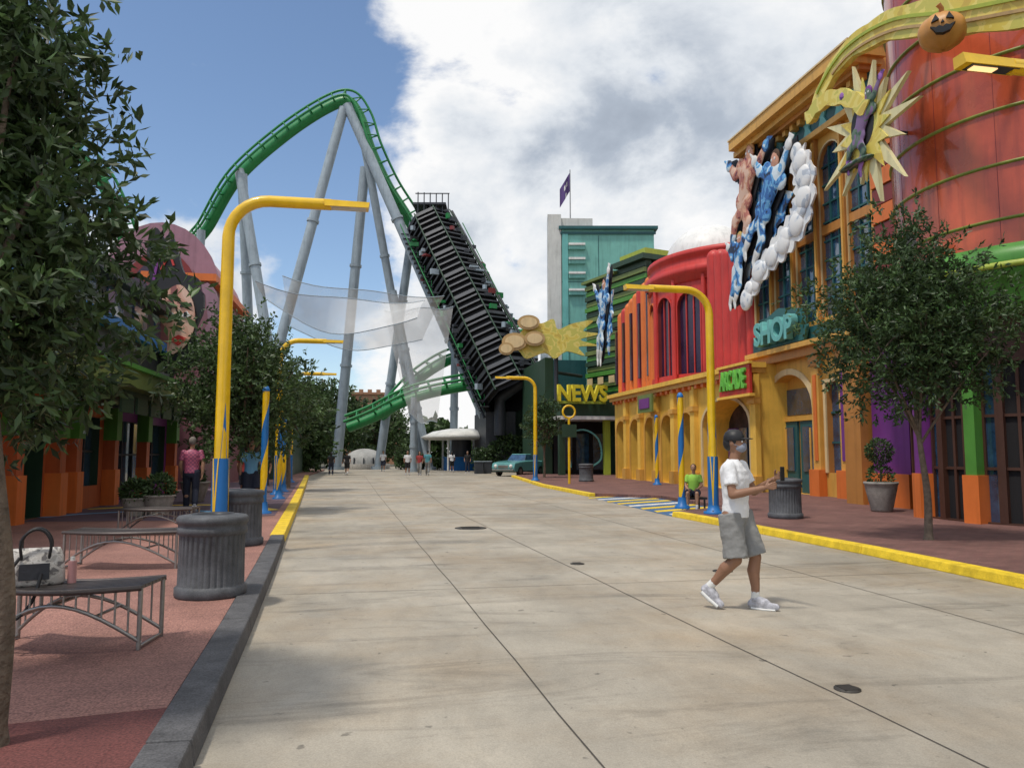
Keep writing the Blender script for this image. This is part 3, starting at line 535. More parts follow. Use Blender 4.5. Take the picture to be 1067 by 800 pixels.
lamp(-2.2,12.3,1); lamp(-3.1,27.8,1); lamp(-3.8,39.4,1); lamp(8.1,17.3,-1); lamp(8.6,39.6,-1); lamp(8.2,6.5,-1,True,2.4)
def bollard(x,y,H=2.95,base=.1):
    o=Obj('striped_pole'); b=o['p']; n=20; m=40
    for i in range(m):
        for k in range(n):
            z0=base+.3+(H-.3)*i/m; z1=base+.3+(H-.3)*(i+1)/m; q0=2*pi*k/n;q1=2*pi*(k+1)/n; F=FC(x,y,.08); F2_=lambda s,z,d:F(s+(z-base)*3.4,z,d)
            b.add([F2_(q0,z0,0),F2_(q1,z0,0),F2_(q1,z1,0),F2_(q0,z1,0)],[(0,1,2,3)],yelp if k<n//2 else blue,True)
    b.lathe([(0,H+.12),(.05,H+.1),(.09,H+.02),(.09,H),(.08,H-.02)],(x,y,base),blue,n); b.lathe([(.2,0),(.2,.06),(.12,.1),(.1,.3)],(x,y,base),blue,n)
    return o.done()
bollard(8.15,19.3); bollard(13.0,33.6,3.1); bollard(-2.45,19.2); bollard(-2.75,25.2); bollard(-3.1,29.8,2.6)
o=Obj('street_sign'); b=o['post']; b.cyl((9.3,35.3,.1),(9.3,35.3,3.2),.06,None,yelp,10); b.tube([(9.3+.3*math.cos(t),35.3,3.5+.3*math.sin(t)) for t in [i*pi/8 for i in range(17)]],.05,yelp,8); o['panel'].box(8.95,9.65,35.22,35.25,2.3,2.9,dgreen); o.done()
# ------------------------------------------------------------------ bins
def bin_(x,y,s=1.,z0=.125):
    o=Obj('trash_bin'); b=o['body']
    rib=lambda q,z:(-.012*(1 if math.sin(34*q)>0.1 else 0) if .12<z<.68 else 0)
    b.lathe([(.0,.0),(.37,.0),(.385,.02),(.385,.10),(.36,.12),(.355,.13),(.352,.4),(.35,.67),(.35,.68),(.375,.69),(.375,.75),(.365,.76),(.365,.80),(.385,.81),(.385,.86),(.36,.885),(.24,.90),(.22,.89),(.20,.8),(0,.8)],(0,0,0),binm,204,rib)
    o['liner'].lathe([(.195,.6),(.195,.895),(.225,.908),(.235,.895)],(0,0,0),steelD,32)
    r=o.done((x,y,z0)); r.scale=(s,s,s); return r
bin_(-1.55,8.35,.9); bin_(-1.98,12.8,.95); bin_(9.15,15.9,.98,.115); bin_(10.9,38,1.0,.115)
# ------------------------------------------------------------------ benches
def bench(x,y,L,rz):
    o=Obj('park_bench'); n=14
    def P(t,w,z):
        a=(t-.5)*L; return (a,w-.18*math.cos((t-.5)*pi)+.1,z)
    s=o['seat']
    for j in range(7):
        w=-.2+j*.066
        for i in range(n):
            t0,t1=i/n,(i+1)/n; s.hexa([P(t0,w,.435),P(t1,w,.435),P(t1,w+.05,.435),P(t0,w+.05,.435),P(t0,w,.46),P(t1,w,.46),P(t1,w+.05,.46),P(t0,w+.05,.46)],bronze)
    for w in (-.215,.26): s.tube([P(i/n,w,.445) for i in range(n+1)],.022,bronze,8)
    f=o['frame']
    for w in (-.19,.23):
        f.tube([P(i/n,w,.05+.3*math.sin(pi*i/n)) for i in range(n+1)],.014,metal,8)
        for i in range(1,n,1): f.tube([P(i/n,w,.05+.3*math.sin(pi*i/n)),P(i/n,w,.44)],.008,metal,6)
        for t in (.01,.99): f.tube([P(t,w,.44),P(t,w,.0)],.018,metal,8)
    for t in (.01,.99): f.tube([P(t,-.19,.02),P(t,.23,.02)],.014,metal,8)
    for t in (.25,.5,.75): f.tube([P(t,-.19,.05+.3*math.sin(pi*t)),P(t,.23,.05+.3*math.sin(pi*t))],.012,metal,8)
    return o.done((x,y,.127),rz)
bench(-2.15,6.3,1.1,-.12); bench(-3.0,10.5,1.4,-.15); bench(-3.65,14.6,1.25,-.1)
o=Obj('handbag'); b=o['body']; bm=comic('bag_canvas',[(.16,.15,.15),(.40,.38,.35),(.58,.56,.53),(.5,.47,.44)],14,11)
loft(b,[(0,0,0,.19,.08),(0,0,.02,.205,.095),(0,0,.12,.20,.095),(0.005,0,.2,.185,.075),(0,0,.26,.17,.045),(0,0,.28,.16,.02)],bm,28)
for sy in (-.06,.06): o['handles'].tube(spline([(-.09,sy,.2),(-.1,sy*1.2,.34),(-.03,sy,.42),(.05,sy,.41),(.1,sy*1.2,.32),(.09,sy,.2)],3),.011,black,8)
o['pocket'].obox((.0,-.10,.11),(.2,.02,.12),steelD); o['bottle'].cyl((.25,-.02,0),(.25,-.02,.17),.032,.03,mat('bottle_pink',(.5,.25,.25),.3,streak=0),14); o['bottle'].cyl((.25,-.02,.17),(.25,-.02,.2),.018,.016,white,12); o['strap'].tube(spline([(-.1,-.08,.22),(-.2,-.16,.05),(-.22,-.2,-.1),(-.12,-.22,-.22),(.0,-.2,-.1),(.05,-.14,.1)],4),.013,black,8)
ob=o.done((-2.40,6.3,.588),.3); ob.scale=(.95,.95,.95)
# ------------------------------------------------------------------ foliage
def leafmesh(b,C,Dn,Ln,Wd,m,seed):
    g=np.random.default_rng(seed); N=len(C); D_=Dn/np.linalg.norm(Dn,axis=1,keepdims=True)
    S_=np.cross(D_,g.normal(size=(N,3))); S_/=np.linalg.norm(S_,axis=1,keepdims=True)
    L=(Ln*g.uniform(.7,1.3,N))[:,None]; W=(Wd*g.uniform(.7,1.3,N))[:,None]; nrm=np.cross(D_,S_)
    V=np.stack([C,C+D_*L*.5+S_*W*.5+nrm*W*.1,C+D_*L,C+D_*L*.5-S_*W*.5+nrm*W*.1],1).reshape(-1,3)
    o=len(b.v); b.v.extend(map(tuple,V.tolist())); i=b.mi(m)
    b.f.extend([(o+4*k,o+4*k+1,o+4*k+2,o+4*k+3) for k in range(N)]); b.m.extend([i]*N); b.sm.extend([False]*N)
def tree(name,x,y,z0,fork,cc,rad,ncl,nl,ll,lw,tr_,seed,m=leafA,shape=1.,lean=(0,0),clr=.3,lowcut=-.9,hole=.0,nbr=26,bth=.5):
    g=np.random.default_rng(seed); q=random.Random(seed); o=Obj(name); t=o['trunk']; cc=Vector(cc)
    tp=[Vector((x,y,z0)),Vector((x+.02,y,z0+(fork-z0)*.35)),Vector((x+lean[0]*.5,y+lean[1]*.5,z0+(fork-z0)*.7)),Vector((x+lean[0],y+lean[1],fork)),Vector((x+lean[0]*1.2,y+lean[1]*1.2,fork+(cc.z-fork)*.8))]
    sp=spline(tp,5); t.tube([sp[0]-Vector((0,0,.05))]+sp,[tr_*1.6]+[tr_*(1.25 if i==0 else 1-.035*i) for i in range(len(sp))],bark,12)
    cl=[]
    while len(cl)<ncl:
        v=Vector((q.gauss(0,1),q.gauss(0,1),q.gauss(0,1))).normalized()*(q.random()**.42)
        if v.z<lowcut: continue
        wdt=1-.35*max(0,v.z+.3)*shape if shape>1 else 1-.35*max(0,v.z)*shape
        lob=.82+.22*math.sin(3.1*math.atan2(v.y,v.x)+seed)+.12*math.sin(7*v.z+seed*1.7)
        p=cc+Vector((v.x*rad[0]*wdt*lob,v.y*rad[1]*wdt*lob,v.z*rad[2]*(.9+.12*lob)))
        if hole and math.sin(p.x*3.3/rad[0]+seed)*math.sin(p.y*3.1/rad[1])*math.sin(p.z*4.1/rad[2]+1)>1-hole: continue
        cl.append(p)
    top=sp[-1]
    br=q.sample(cl,min(len(cl),nbr))
    for p in br:
        s=sp[q.randint(11,len(sp)-1)]; mid=s.lerp(p,.5)+Vector((q.uniform(-.1,.1),q.uniform(-.1,.1),q.uniform(0,.25)))*rad[2]*.5
        t.tube(spline([s,mid,p],4),[tr_*bth*(1-i/9.)+tr_*.06 for i in range(9)],bark,6)
    Cs=[];Ds=[]
    for p in cl:
        k=int(nl*q.uniform(.6,1.3))
        ax=(p-top).normalized(); ax=np.array(ax)+g.normal(size=3)*.35
        nsp=max(1,k//9)
        base=np.array(p)+g.normal(size=(nsp,3))*clr*.5
        sd=ax[None]+g.normal(size=(nsp,3))*.8; sd/=np.linalg.norm(sd,axis=1,keepdims=True)
        for b_,d_ in zip(base,sd):
            tt=np.linspace(0,ll*1.8,9)[:,None]; Cs.append(b_+d_*tt); Ds.append(d_*.55+g.normal(size=(9,3))*.55)
    leafmesh(o['foliage'],np.concatenate(Cs),np.concatenate(Ds),ll,lw,m,seed+1)
    return o.done()
tree('shade_tree',-1.80,4.30,.12,2.1,(-2.42,4.75,3.05),(1.28,1.15,1.72),560,92,.085,.032,.07,3,leafA,1.45,(-.14,.05),.28,-.78,.08,16,.3)
tree('shade_tree',-2.9,20.9,.12,1.9,(-3.35,20.8,3.3),(2.1,1.8,1.95),310,76,.13,.055,.1,12,leafB,.9,(-.1,0),.42,-.9,.1)
tree('shade_tree',9.2,11.5,.115,2.2,(9.0,11.5,3.85),(1.75,1.5,1.65),400,76,.10,.038,.07,23,leafA,.6,(-.12,0),.34,-.85,.22,22,.35)
tree('shade_tree',-3.2,32.5,.12,1.9,(-3.5,32.5,3.6),(1.7,1.7,1.8),120,60,.18,.075,.1,31,leafB,.9)
tree('shade_tree',10.2,44.5,.1,1.9,(10.2,44.5,3.3),(1.3,1.3,1.5),90,55,.17,.07,.08,35,leafA,.9)
for i,(x,y,zr,rr) in enumerate([(-3.9,84,4.6,4.4),(-8.5,80,4.2,4.2),(-6,90,5,5),(-13,66,4,3.6),(-5.6,62,3.2,2.6),(1.2,94,3.9,4.0)]): tree('broadleaf_tree',x,y,0,zr*.5,(x,y,zr*1.0),(rr,rr,zr*.85),190,64,.42,.2,.25,50+i,leafB,.7,(0,0),1.0)
def mass(name,boxes,n,ll,lw,m,seed):
    g=np.random.default_rng(seed); o=Obj(name); C=[]
    for (x0,x1,y0,y1,z0,z1) in boxes:
        nn=n//len(boxes); xs=g.uniform(x0,x1,nn); ys_=g.uniform(y0,y1,nn); zm=z0+(z1-z0)*(.72+.2*np.sin(xs*.55+seed)+.1*np.sin(xs*1.9+ys_)); zz=z0+(zm-z0)*g.random(nn)**.5; C.append(np.stack([xs,ys_,zz],1))
    C=np.concatenate(C); leafmesh(o['foliage'],C,g.normal(size=C.shape),ll,lw,m,seed); return o.done()
mass('hedge',[(8.5,16,62,64,0,3.3),(2.5,8,73,75,0,2.0)],9000,.3,.16,leafA,70)
mass('distant_trees',[(-70,-14,100,108,0,10),(-14,25,122,128,0,7.0),(25,90,100,110,0,10)],16000,1.5,.9,leafB,71)
def pot(x,y,r,h,kind,seed,z0=.125):
    o=Obj('potted_plant'); o['pot'].lathe([(0,0),(r*.62,0),(r*.66,.03),(r*.95,h*.75),(r,h*.9),(r*1.05,h*.92),(r*1.05,h),(r*.9,h),(r*.88,h-.06),(0,h-.06)],(x,y,z0),stone,32)
    g=np.random.default_rng(seed)
    def puff(c,rr,n,ll):
        v=g.normal(size=(n,3)); v/=np.linalg.norm(v,axis=1,keepdims=True); C=np.array(c)+v*rr*g.uniform(.6,1.02,(n,1))**.6; leafmesh(o['foliage'],C,v+g.normal(size=(n,3))*.6,ll,ll*.5,leafB,seed)
    if kind: 
        o['stem'].tube([(x,y,z0+h-.08),(x+.02,y,z0+h+.5)],.025,bark,8); puff((x,y,z0+h+.75),.3,1400,.07); puff((x,y,z0+h+.12),.3,600,.08)
    else: puff((x,y,z0+h+.12),r*.95,1100,.1)
    o.done()
pot(12.5,17.2,.38,.72,1,80); pot(-5.2,18.9,.30,.42,0,81); pot(-4.7,18.9,.34,.48,0,82); pot(-5.0,24,.4,.6,1,83)

# ------------------------------------------------------------------ left buildings
Lb=Obj('left_cafe_building'); w=Lb['walls']; tr=Lb['trim']; FLb=lambda s,z,d:(-7.2-d,s,z)
brk=paint('brick_orange',(.44,.11,.035),.7)
w.bay(FLb,12,17.2,.12,2.9,(13,16.8,.13,2.6),1.0,brk,dark,dgreen,0,(1,0),green)
w.bay(FLb,17.2,19.6,.12,2.9,(17.5,19.0,.13,2.55),.5,brk,dark,dgreen,0,(1,1),green)
w.bay(FLb,19.6,23.2,.12,2.9,(20.6,22.6,.7,2.5),.2,brk,glass,dgreen,0,(2,1),steelD)
w.bay(FLb,23.2,30,.12,2.9,(24,29.4,.5,2.5),.2,purple,glass,dgreen,0,(4,1),steelD)
for a in (16.9,19.1,20.1,22.9,26,29.6):
    tr.fbox(FLb,a,a+.42,.12,1.1,-.35,-.004,orange); tr.fbox(FLb,a+.04,a+.38,1.1,1.9,-.3,-.004,paint('column_orange',(.45,.10,.03))); tr.fbox(FLb,a,a+.42,1.9,2.8,-.35,-.004,green)
tr.fbox(FLb,12,30.2,2.85,3.05,-1.5,0,dgreen); tr.fbox(FLb,11.8,30.3,3.05,3.45,-1.9,0,olive); tr.fbox(FLb,11.7,30.4,3.45,3.55,-2.0,0,green)
w.fq(FLb,12,30,3.5,6.4,steelD); tr.fbox(FLb,12,30,5.0,5.3,-.3,-.004,blue); tr.fbox(FLb,12,30,6.3,6.6,-.4,.3,steelD)
for i in range(7): w.fbox(FLb,13+i*2.4,14.4+i*2.4,5.4,6.2,-.06,-.004,glass)
w.box(-20,-8.3,12.01,29.9,0,6.3,mauve); w.fq(lambda s,z,d:(s,30.0,z),-20,-7.2,0,6.4,mauve); w.fq(lambda s,z,d:(s,12.0,z),-20,-7.2,0,6.4,mauve)
for i in range(5): tr.fbox(lambda s,z,d:(-5.6-d,s,z),19+i*1.2,19.9+i*1.2,2.5,2.9,0,.06,dgreen)
Lb.done()
Pk=Obj('pink_arched_building'); w=Pk['walls']; tr=Pk['trim']
def arch2(x0,x1,z0,zs,ar,n=16): return [(x0,z0)]+[((x0+x1)/2-(x1-x0)/2*math.cos(pi*i/n),zs+ar*math.sin(pi*i/n)) for i in range(n+1)]+[(x1,z0)]
w.cut(FY(42),arch2(-13.4,-8.0,0,9.6,3.7),0,9,pink); tr.cut(FY(41.7),arch2(-13.7,-7.8,9.2,9.7,3.8),0,.28,mauve); tr.cut(FY(41.5),arch2(-12.6,-8.8,4,9.3,2.7),.1,.19,dred); tr.cut(FY(41.5),arch2(-12.2,-9.2,4.2,9.2,2.3),0,.09,pglass)
for i in range(6): tr.box(-13.8,-7.7,41.3,42,8.9-i*1.2,9.1-i*1.2,purple if i%2 else orange)
w.box(-9,-6.6,33,41.9,0,8.6,paint('brick_mauve',(.22,.10,.12))); tr.box(-9.2,-6.3,32.8,41.95,8.6,8.9,orange); w.box(-8.5,-4.9,44,60,0,5.2,dgreen); w.box(-20,-9.01,31,41.9,0,6.8,mauve)
for i in range(5): tr.box(-6.6,-6.52,33.6+i*1.6,34.6+i*1.6,3.6,7.4,glass); 
Pk.done()
fs=Obj('cartoon_face_sign'); Ff=FL((-7.75,28.2),(-5.1,27.8)); FF=lambda s,z,d:(Ff(s*.88,z,0)[0],Ff(s*.88,z,0)[1]+d,4.3+(z-4.5)*.80)
hair=spline([(.3,5.0),(-.1,6.5),(.2,8.2),(.0,9.8),(.3,10.9),(.7,10.4),(.9,10.7),(1.2,9.9),(1.5,8.9),(2.1,8.6),(2.3,7.4),(2.0,6.3),(2.3,5.2),(1.6,4.6),(.9,4.5)],4)
b=fs['hair']; b.cut(FF,[tuple(p) for p in hair],0,.3,black); fz=lambda P:[(x,(z-4.8)*1.05+5.3) for x,z in P]
b=fs['face']
b.cut(FF,fz([tuple(p) for p in spline([(.8,5.0),(.55,6.2),(.8,7.3),(1.4,7.7),(1.9,7.0),(2.0,6.0),(1.7,5.2),(1.2,4.8)],4)]),-.08,-.003,comic('comic_face',[(.25,.09,.08),(.55,.28,.2),(.62,.36,.27),(.68,.44,.34)],.9,14))
for P,d0,m_ in (([(.8,6.4),(1.05,6.6),(1.3,6.4),(1.05,6.3)],-.12,white),([(1.45,6.4),(1.7,6.6),(1.85,6.4),(1.65,6.3)],-.12,white),([(.98,6.35),(1.12,6.35),(1.12,6.55),(.98,6.55)],-.14,black),([(1.58,6.35),(1.7,6.35),(1.7,6.55),(1.58,6.55)],-.14,black),([(.72,6.75),(1.3,6.72),(1.3,6.82),(.8,6.95)],-.12,black),([(1.42,6.75),(1.9,6.8),(1.85,6.95),(1.42,6.84)],-.12,black),([(1.05,5.4),(1.4,5.6),(1.75,5.45),(1.4,5.15)],-.12,red),([(1.35,6.3),(1.5,5.9),(1.3,5.8)],-.12,tan)): b.cut(FF,fz(P),d0,d0+.035,m_)
fs['hair'].cut(FF,crescent(spline([(.2,7.4),(.4,9.0),(.6,9.9)],6),[.1]*13),-.06,-.004,purple); fs['hair'].cut(FF,crescent(spline([(2.3,8.4),(2.7,7.4),(2.6,6.0),(2.9,4.9)],4),[.3]*13,3,.12),0,.2,mauve); fs['hair'].cut(FF,crescent(spline([(.6,9.0),(.9,9.6),(1.1,9.2)],4),[.08]*9),-.06,-.004,red)
fs['bracket'].cyl((-6.6,28.4,4.9),(-7.2,28.4,2.9),.08,None,steelD,8); fs['bracket'].cyl((-6.5,28.4,6),(-8.5,29.9,6),.06,None,steelD,8); fs.done()
o=Obj('antenna_mast'); b=o['mast']; b.cyl((-13.2,33,6),(-13.2,33,23),.1,.05,metal,8)
b.tube([(-13.2+.75*math.cos(t),33+.75*math.sin(t),11+t*.155) for t in [i*pi/10 for i in range(150)]],.035,metal,6)
for i in range(10): b.cyl((-13.9,33,11+i*.75),(-12.5,33,11+i*.75),.025,None,metal,6)
o.done()

# ------------------------------------------------------------------ roller coaster (frame of its own: a across, z up, d back)
def CP(a,z,d=0): return Vector((12.78+.983*a+.1826*d,68.82-.1826*a+.983*d,z))
rc=Obj('roller_coaster')
def track(b,pts,roll=.6,n=8,spine=.42,gauge=.75):
    P=spline([CP(*p) for p in pts],n); nrm=Vector((.1826,.983,0)); A_=[];B_=[];C_=[]
    for i,p in enumerate(P):
        t=(P[min(i+1,len(P)-1)]-P[max(i-1,0)]).normalized(); side=nrm-t*nrm.dot(t); side.normalize(); up=side.cross(t)
        if up.z<0: up=-up
        s2=(side*math.cos(roll)+up*math.sin(roll)); u2=(up*math.cos(roll)-side*math.sin(roll))
        A_.append(p+s2*gauge); B_.append(p-s2*gauge); C_.append(p-u2*.85)
    b.tube(A_,.12,trackG,8); b.tube(B_,.12,trackG,8); b.tube(C_,spine,trackG,12)
    acc=0
    for i in range(1,len(P)):
        acc+=(P[i]-P[i-1]).length
        if acc>1.1:
            acc=0; b.tube([A_[i],C_[i],B_[i]],.08,trackG,6); b.tube([A_[i],B_[i]],.06,trackG,6)
track(rc['track'],[(-33,17,8),(-32,21.8,4),(-29.8,23.8,2),(-26.4,27.8,0),(-22,32,0),(-17.8,34.9,0),(-15.4,35.5,0),(-13.9,33.6,0),(-12.9,30.6,0),(-11.4,27.4,1),(-9.6,24.6,2),(-7.8,21.4,3),(-4,17,5)],.75,8,.52)
track(rc['track'],[(-13,5.5,3),(-11.7,6.5,2),(-9.1,9.2,2),(-6,11.2,3),(-3.4,11.4,4),(-.3,13.4,6),(2.3,14.4,8),(8,13,12)],.5)
track(rc['track'],[(-14,4.4,-6),(-12,5.2,-6),(-8.2,7.0,-6),(-2.9,8.2,-5),(2.3,9.0,-4),(6,8,0)],.4)
track(rc['track'],[(-42,29.5,-9),(-37.5,28,-9),(-34.5,25.2,-8),(-32.8,21.3,-7),(-32.2,16,-5),(-34,11,-3)],.9,8,.5)
sp_=rc['supports']
def sup(a,z,d,a2,z2,d2,r=.5):
    p,q=CP(a,z,d),CP(a2,z2,d2); r*=.9; sp_.cyl(p,q,r,r*1.05,steel,14)
    for t in (.33,.66): c=p.lerp(q,t); dv=(q-p).normalized()*.12; sp_.cyl(c-dv,c+dv,r*1.25,None,steel,14)
    if z2<.5: sp_.cyl(q,q+Vector((0,0,.3)),r*1.7,None,steel,14)
sup(-15.9,34,0,-23.2,0,-3); sup(-15.6,34.3,0,-.3,0,-3,.52); sup(-14,28.6,1,-16.4,0,2); sup(-13.8,30,0,-8.5,0,4,.42); sup(-25.6,28,0,-19.6,0,-2); sup(-25.3,27.6,0,-24.7,0,4); sup(-9.4,24,2,-12.8,0,4,.45); sup(-7,20,-1,-.6,0,-3,.4)
sup(-5.2,17,0,-5.7,0,5,.4); sup(-1.8,12,0,-3.4,0,2,.4); sup(-9.1,8.4,2,-9.1,0,2,.35); sup(-3.4,10.7,4,-3.0,0,4,.35); sup(-11,16.5,0,-7.5,0,1,.35); sup(2.3,13.6,8,2.3,0,8,.4); sup(-8.2,6.2,-6,-8.2,0,-6,.3)
sup(-33.5,20,-8,-35.5,0,-10,.45); sup(-29.8,22.8,2,-30.5,0,3,.45)
tn=rc['launch_tunnel']; T0=CP(-7.6,22.6,0); T1=CP(.2,6.0,-7); ax=(T1-T0).normalized(); LT=(T1-T0).length
e1=Vector((.1826,.983,0)); e1=(e1-ax*e1.dot(ax)).normalized(); e2=ax.cross(e1).normalized()
def TP(t,a,r,rr=1): return T0+ax*t+ (e1*math.cos(a)*1.15+e2*math.sin(a))*r*rr*(1+.22*t/LT)
def ring(t0,t1,r0,r1,m,nn=8):
    v=[TP(t,pi/8+2*pi*k/nn,r) for t,r in((t0,r0),(t1,r1)) for k in range(nn)]; tn.add(v,[(k,(k+1)%nn,nn+(k+1)%nn,nn+k) for k in range(nn)],m)
ring(0,LT,2.0,2.0,black)
t=0; ri=0
while t<LT:
    wd=.16 if ri%4 else .34; ri+=1
    ring(t,t+wd,2.3,2.3,steelD); v=[TP(t+dt,pi/8+2*pi*j/8,rr) for dt in(0,wd) for rr in(2.0,2.3) for j in range(8)]
    tn.add(v,[(j,(j+1)%8,8+(j+1)%8,8+j) for j in range(8)]+[(16+j,16+(j+1)%8,24+(j+1)%8,24+j) for j in range(8)],black); t+=.62
for a_ in [pi/8+i*pi/4 for i in range(8)]: tn.cyl(TP(0,a_,2.4),TP(LT,a_,2.4),.07,None,dgreen,6)
for a_ in (pi*.5-.25,pi*.5+.25,pi*1.5-.2,pi*1.5+.25): tn.cyl(TP(0,a_,2.45),TP(LT,a_,2.45),.12,None,steelD,6)
rq=random.Random(4)
for i in range(110):
    t=rq.uniform(1,LT-1); a_=rq.choice([pi*1.5,pi*1.25,pi*1.75,pi*.5,pi*.75]); p=TP(t,a_+rq.uniform(-.2,.2),2.5); tn.obox(p,(rq.uniform(.2,.8),.3,rq.uniform(.1,.5)),rq.choice([steelD,steelD,steel,dred,black,trackG]),rq.random())
for i in range(4): tn.obox(T0+Vector((-.2+.6*i,0,.6-.2*i)),(.12,3.5,2.0),black,-.18)
tn.obox(T0+Vector((0,-.5,1.5)),(3.0,3.2,.2),steelD,-.18); 
for i in range(6): tn.cyl(T0+Vector((-1.3+.55*i,-2,-.4)),T0+Vector((-1.3+.55*i,-2,2.5)),.05,None,steelD,6)
tn.obox(T0+Vector((0,-2,2.45)),(3.1,.08,.08),steelD,-.18)
for i in range(34):
    p=T0.lerp(T1,i/34)+Vector((-2.4,-.8,-1.2)); tn.obox(p,(.7,.9,.06),steelD); 
    if i%3==0: tn.cyl(p,p+Vector((0,0,1.1)),.035,None,trackG,5)
for sg in (-1,1): tn.tube([T0.lerp(T1,i/20)+Vector((2.9*sg,-.9,.2 if sg>0 else -.1)) for i in range(21)],.05,trackG,6)
st=rc['station']; st.cyl(CP(2.5,9.5,-4),CP(6,9.5,-4),1.1,None,steel,18); st.tube([CP(-1,3,-7),CP(-1,6,-7),CP(1,7.5,-7),CP(4.4,7.6,-7)],.5,steelD,12)
st.box(9.5,12.0,63,70,0,5,steelD); st.box(12.01,15,65,72,0,8.3,dgreen)
rc.done()
nm=bpy.data.materials.new('net_fabric'); nm.use_nodes=True; N=nm.node_tree.nodes; L=nm.node_tree.links
tcn=N.new('ShaderNodeTexCoord'); nn_=N.new('ShaderNodeTexNoise'); nn_.inputs['Scale'].default_value=.5; L.new(tcn.outputs['Object'],nn_.inputs['Vector']); mrn=N.new('ShaderNodeMapRange'); mrn.inputs[3].default_value=.15; mrn.inputs[4].default_value=.6; L.new(nn_.outputs[0],mrn.inputs[0])
tb=N.new('ShaderNodeBsdfTransparent'); mx=N.new('ShaderNodeMixShader'); L.new(mrn.outputs[0],mx.inputs[0]); L.new(tb.outputs[0],mx.inputs[1]); L.new(N['Principled BSDF'].outputs[0],mx.inputs[2]); N['Principled BSDF'].inputs['Base Color'].default_value=(.72,.72,.71,1); L.new(mx.outputs[0],N['Material Output'].inputs[0])
nt_=Obj('safety_net'); 
def net(A0,A1,B0,B1,sag,n=16):
    A0,A1,B0,B1=map(Vector,(A0,A1,B0,B1)); v=[];f=[]
    for i in range(n+1):
        for j in range(n+1):
            u=i/n;w_=j/n; p=A0.lerp(A1,u).lerp(B0.lerp(B1,u),w_); p.z-=sag*(4*u*(1-u))*(.4+.6*w_)+.15*math.sin(9*u+4*w_); v.append(p)
    for i in range(n):
        for j in range(n): k=i*(n+1)+j; f.append((k,k+1,k+n+2,k+n+1))
    nt_['net'].add(v,f,nm,True)
    for j in (0,n): nt_['cable'].tube([v[i*(n+1)+j] for i in range(n+1)],.035,steel,5)
net((-7.6,52.3,12.9),(3.8,55,12.6),(-7.2,56,12.2),(3.0,50.4,10.5),1.6)
net((-6.5,58,14.6),(5.5,58,13.6),(-6.0,60,11.0),(4.0,60,10.5),1.2)
net((1.0,60,12.6),(6.4,60,13.2),(3.0,60,4.5),(5.2,60,4.0),.3)
nt_.done()
# ------------------------------------------------------------------ distance
o=Obj('terracotta_building'); b=o['walls']; br=paint('terracotta',(.38,.20,.12)); F=FY(110)
for i in range(4): b.bay(F,-2.6+i*1.3,-1.3+i*1.3,0,9.8,(-2.25+i*1.3,-1.65+i*1.3,7.0,9.2),.4,br,dark,br,.3,(0,0),None,n=6)
b.box(-2.6,2.6,110.5,118,0,9.7,br); b.box(-2.8,2.8,109.7,118,9.8,10.1,br); 
for i in range(5): b.box(-2.7+i*1.2,-2.1+i*1.2,109.8,110.4,10.1,10.5,br)
b.box(-5.5,-2.61,110,118,0,8.2,br); b.box(2.61,4.5,110,118,0,7.0,br); o.done()
o=Obj('domed_planter'); b=o['dome']; b.lathe([(2.1*math.cos(t),.5+1.5*math.sin(t)) for t in [i*pi/20 for i in range(11)]],(-.4,78,0),mat('grey_concrete_dome',(.34,.34,.33),.7,var=.2),30); b.lathe([(2.5,0),(2.5,.5),(2.1,.5)],(-.4,78,0),stone,30); 
for k in range(7): b.fbox(FC(-.4,78,2.12),3.3+k*.45,3.35+k*.45,.5,1.1,-.03,.1,steelD)
o.done()
o=Obj('refreshment_kiosk'); b=o['canopy']
b.lathe([(3.6,2.9),(3.7,3.0),(2.6,3.5),(1.2,3.75),(0,3.8)],(8.3,70,0),white,24); b.lathe([(3.6,2.9),(3.3,2.75),(0,2.75)],(8.3,70,0),wall,24)
for k in range(6): b.cyl((8.3+2.9*math.cos(k*pi/3),70+2.9*math.sin(k*pi/3),0),(8.3+2.9*math.cos(k*pi/3),70+2.9*math.sin(k*pi/3),2.8),.09,None,white,8)
o['counter'].lathe([(1.6,0),(1.6,1.1),(1.75,1.15),(1.75,1.2),(0,1.2)],(8.3,70,0),blue,20); o['counter'].lathe([(.9,1.2),(.9,2.75)],(8.3,70,0),steelD,16); o.done()
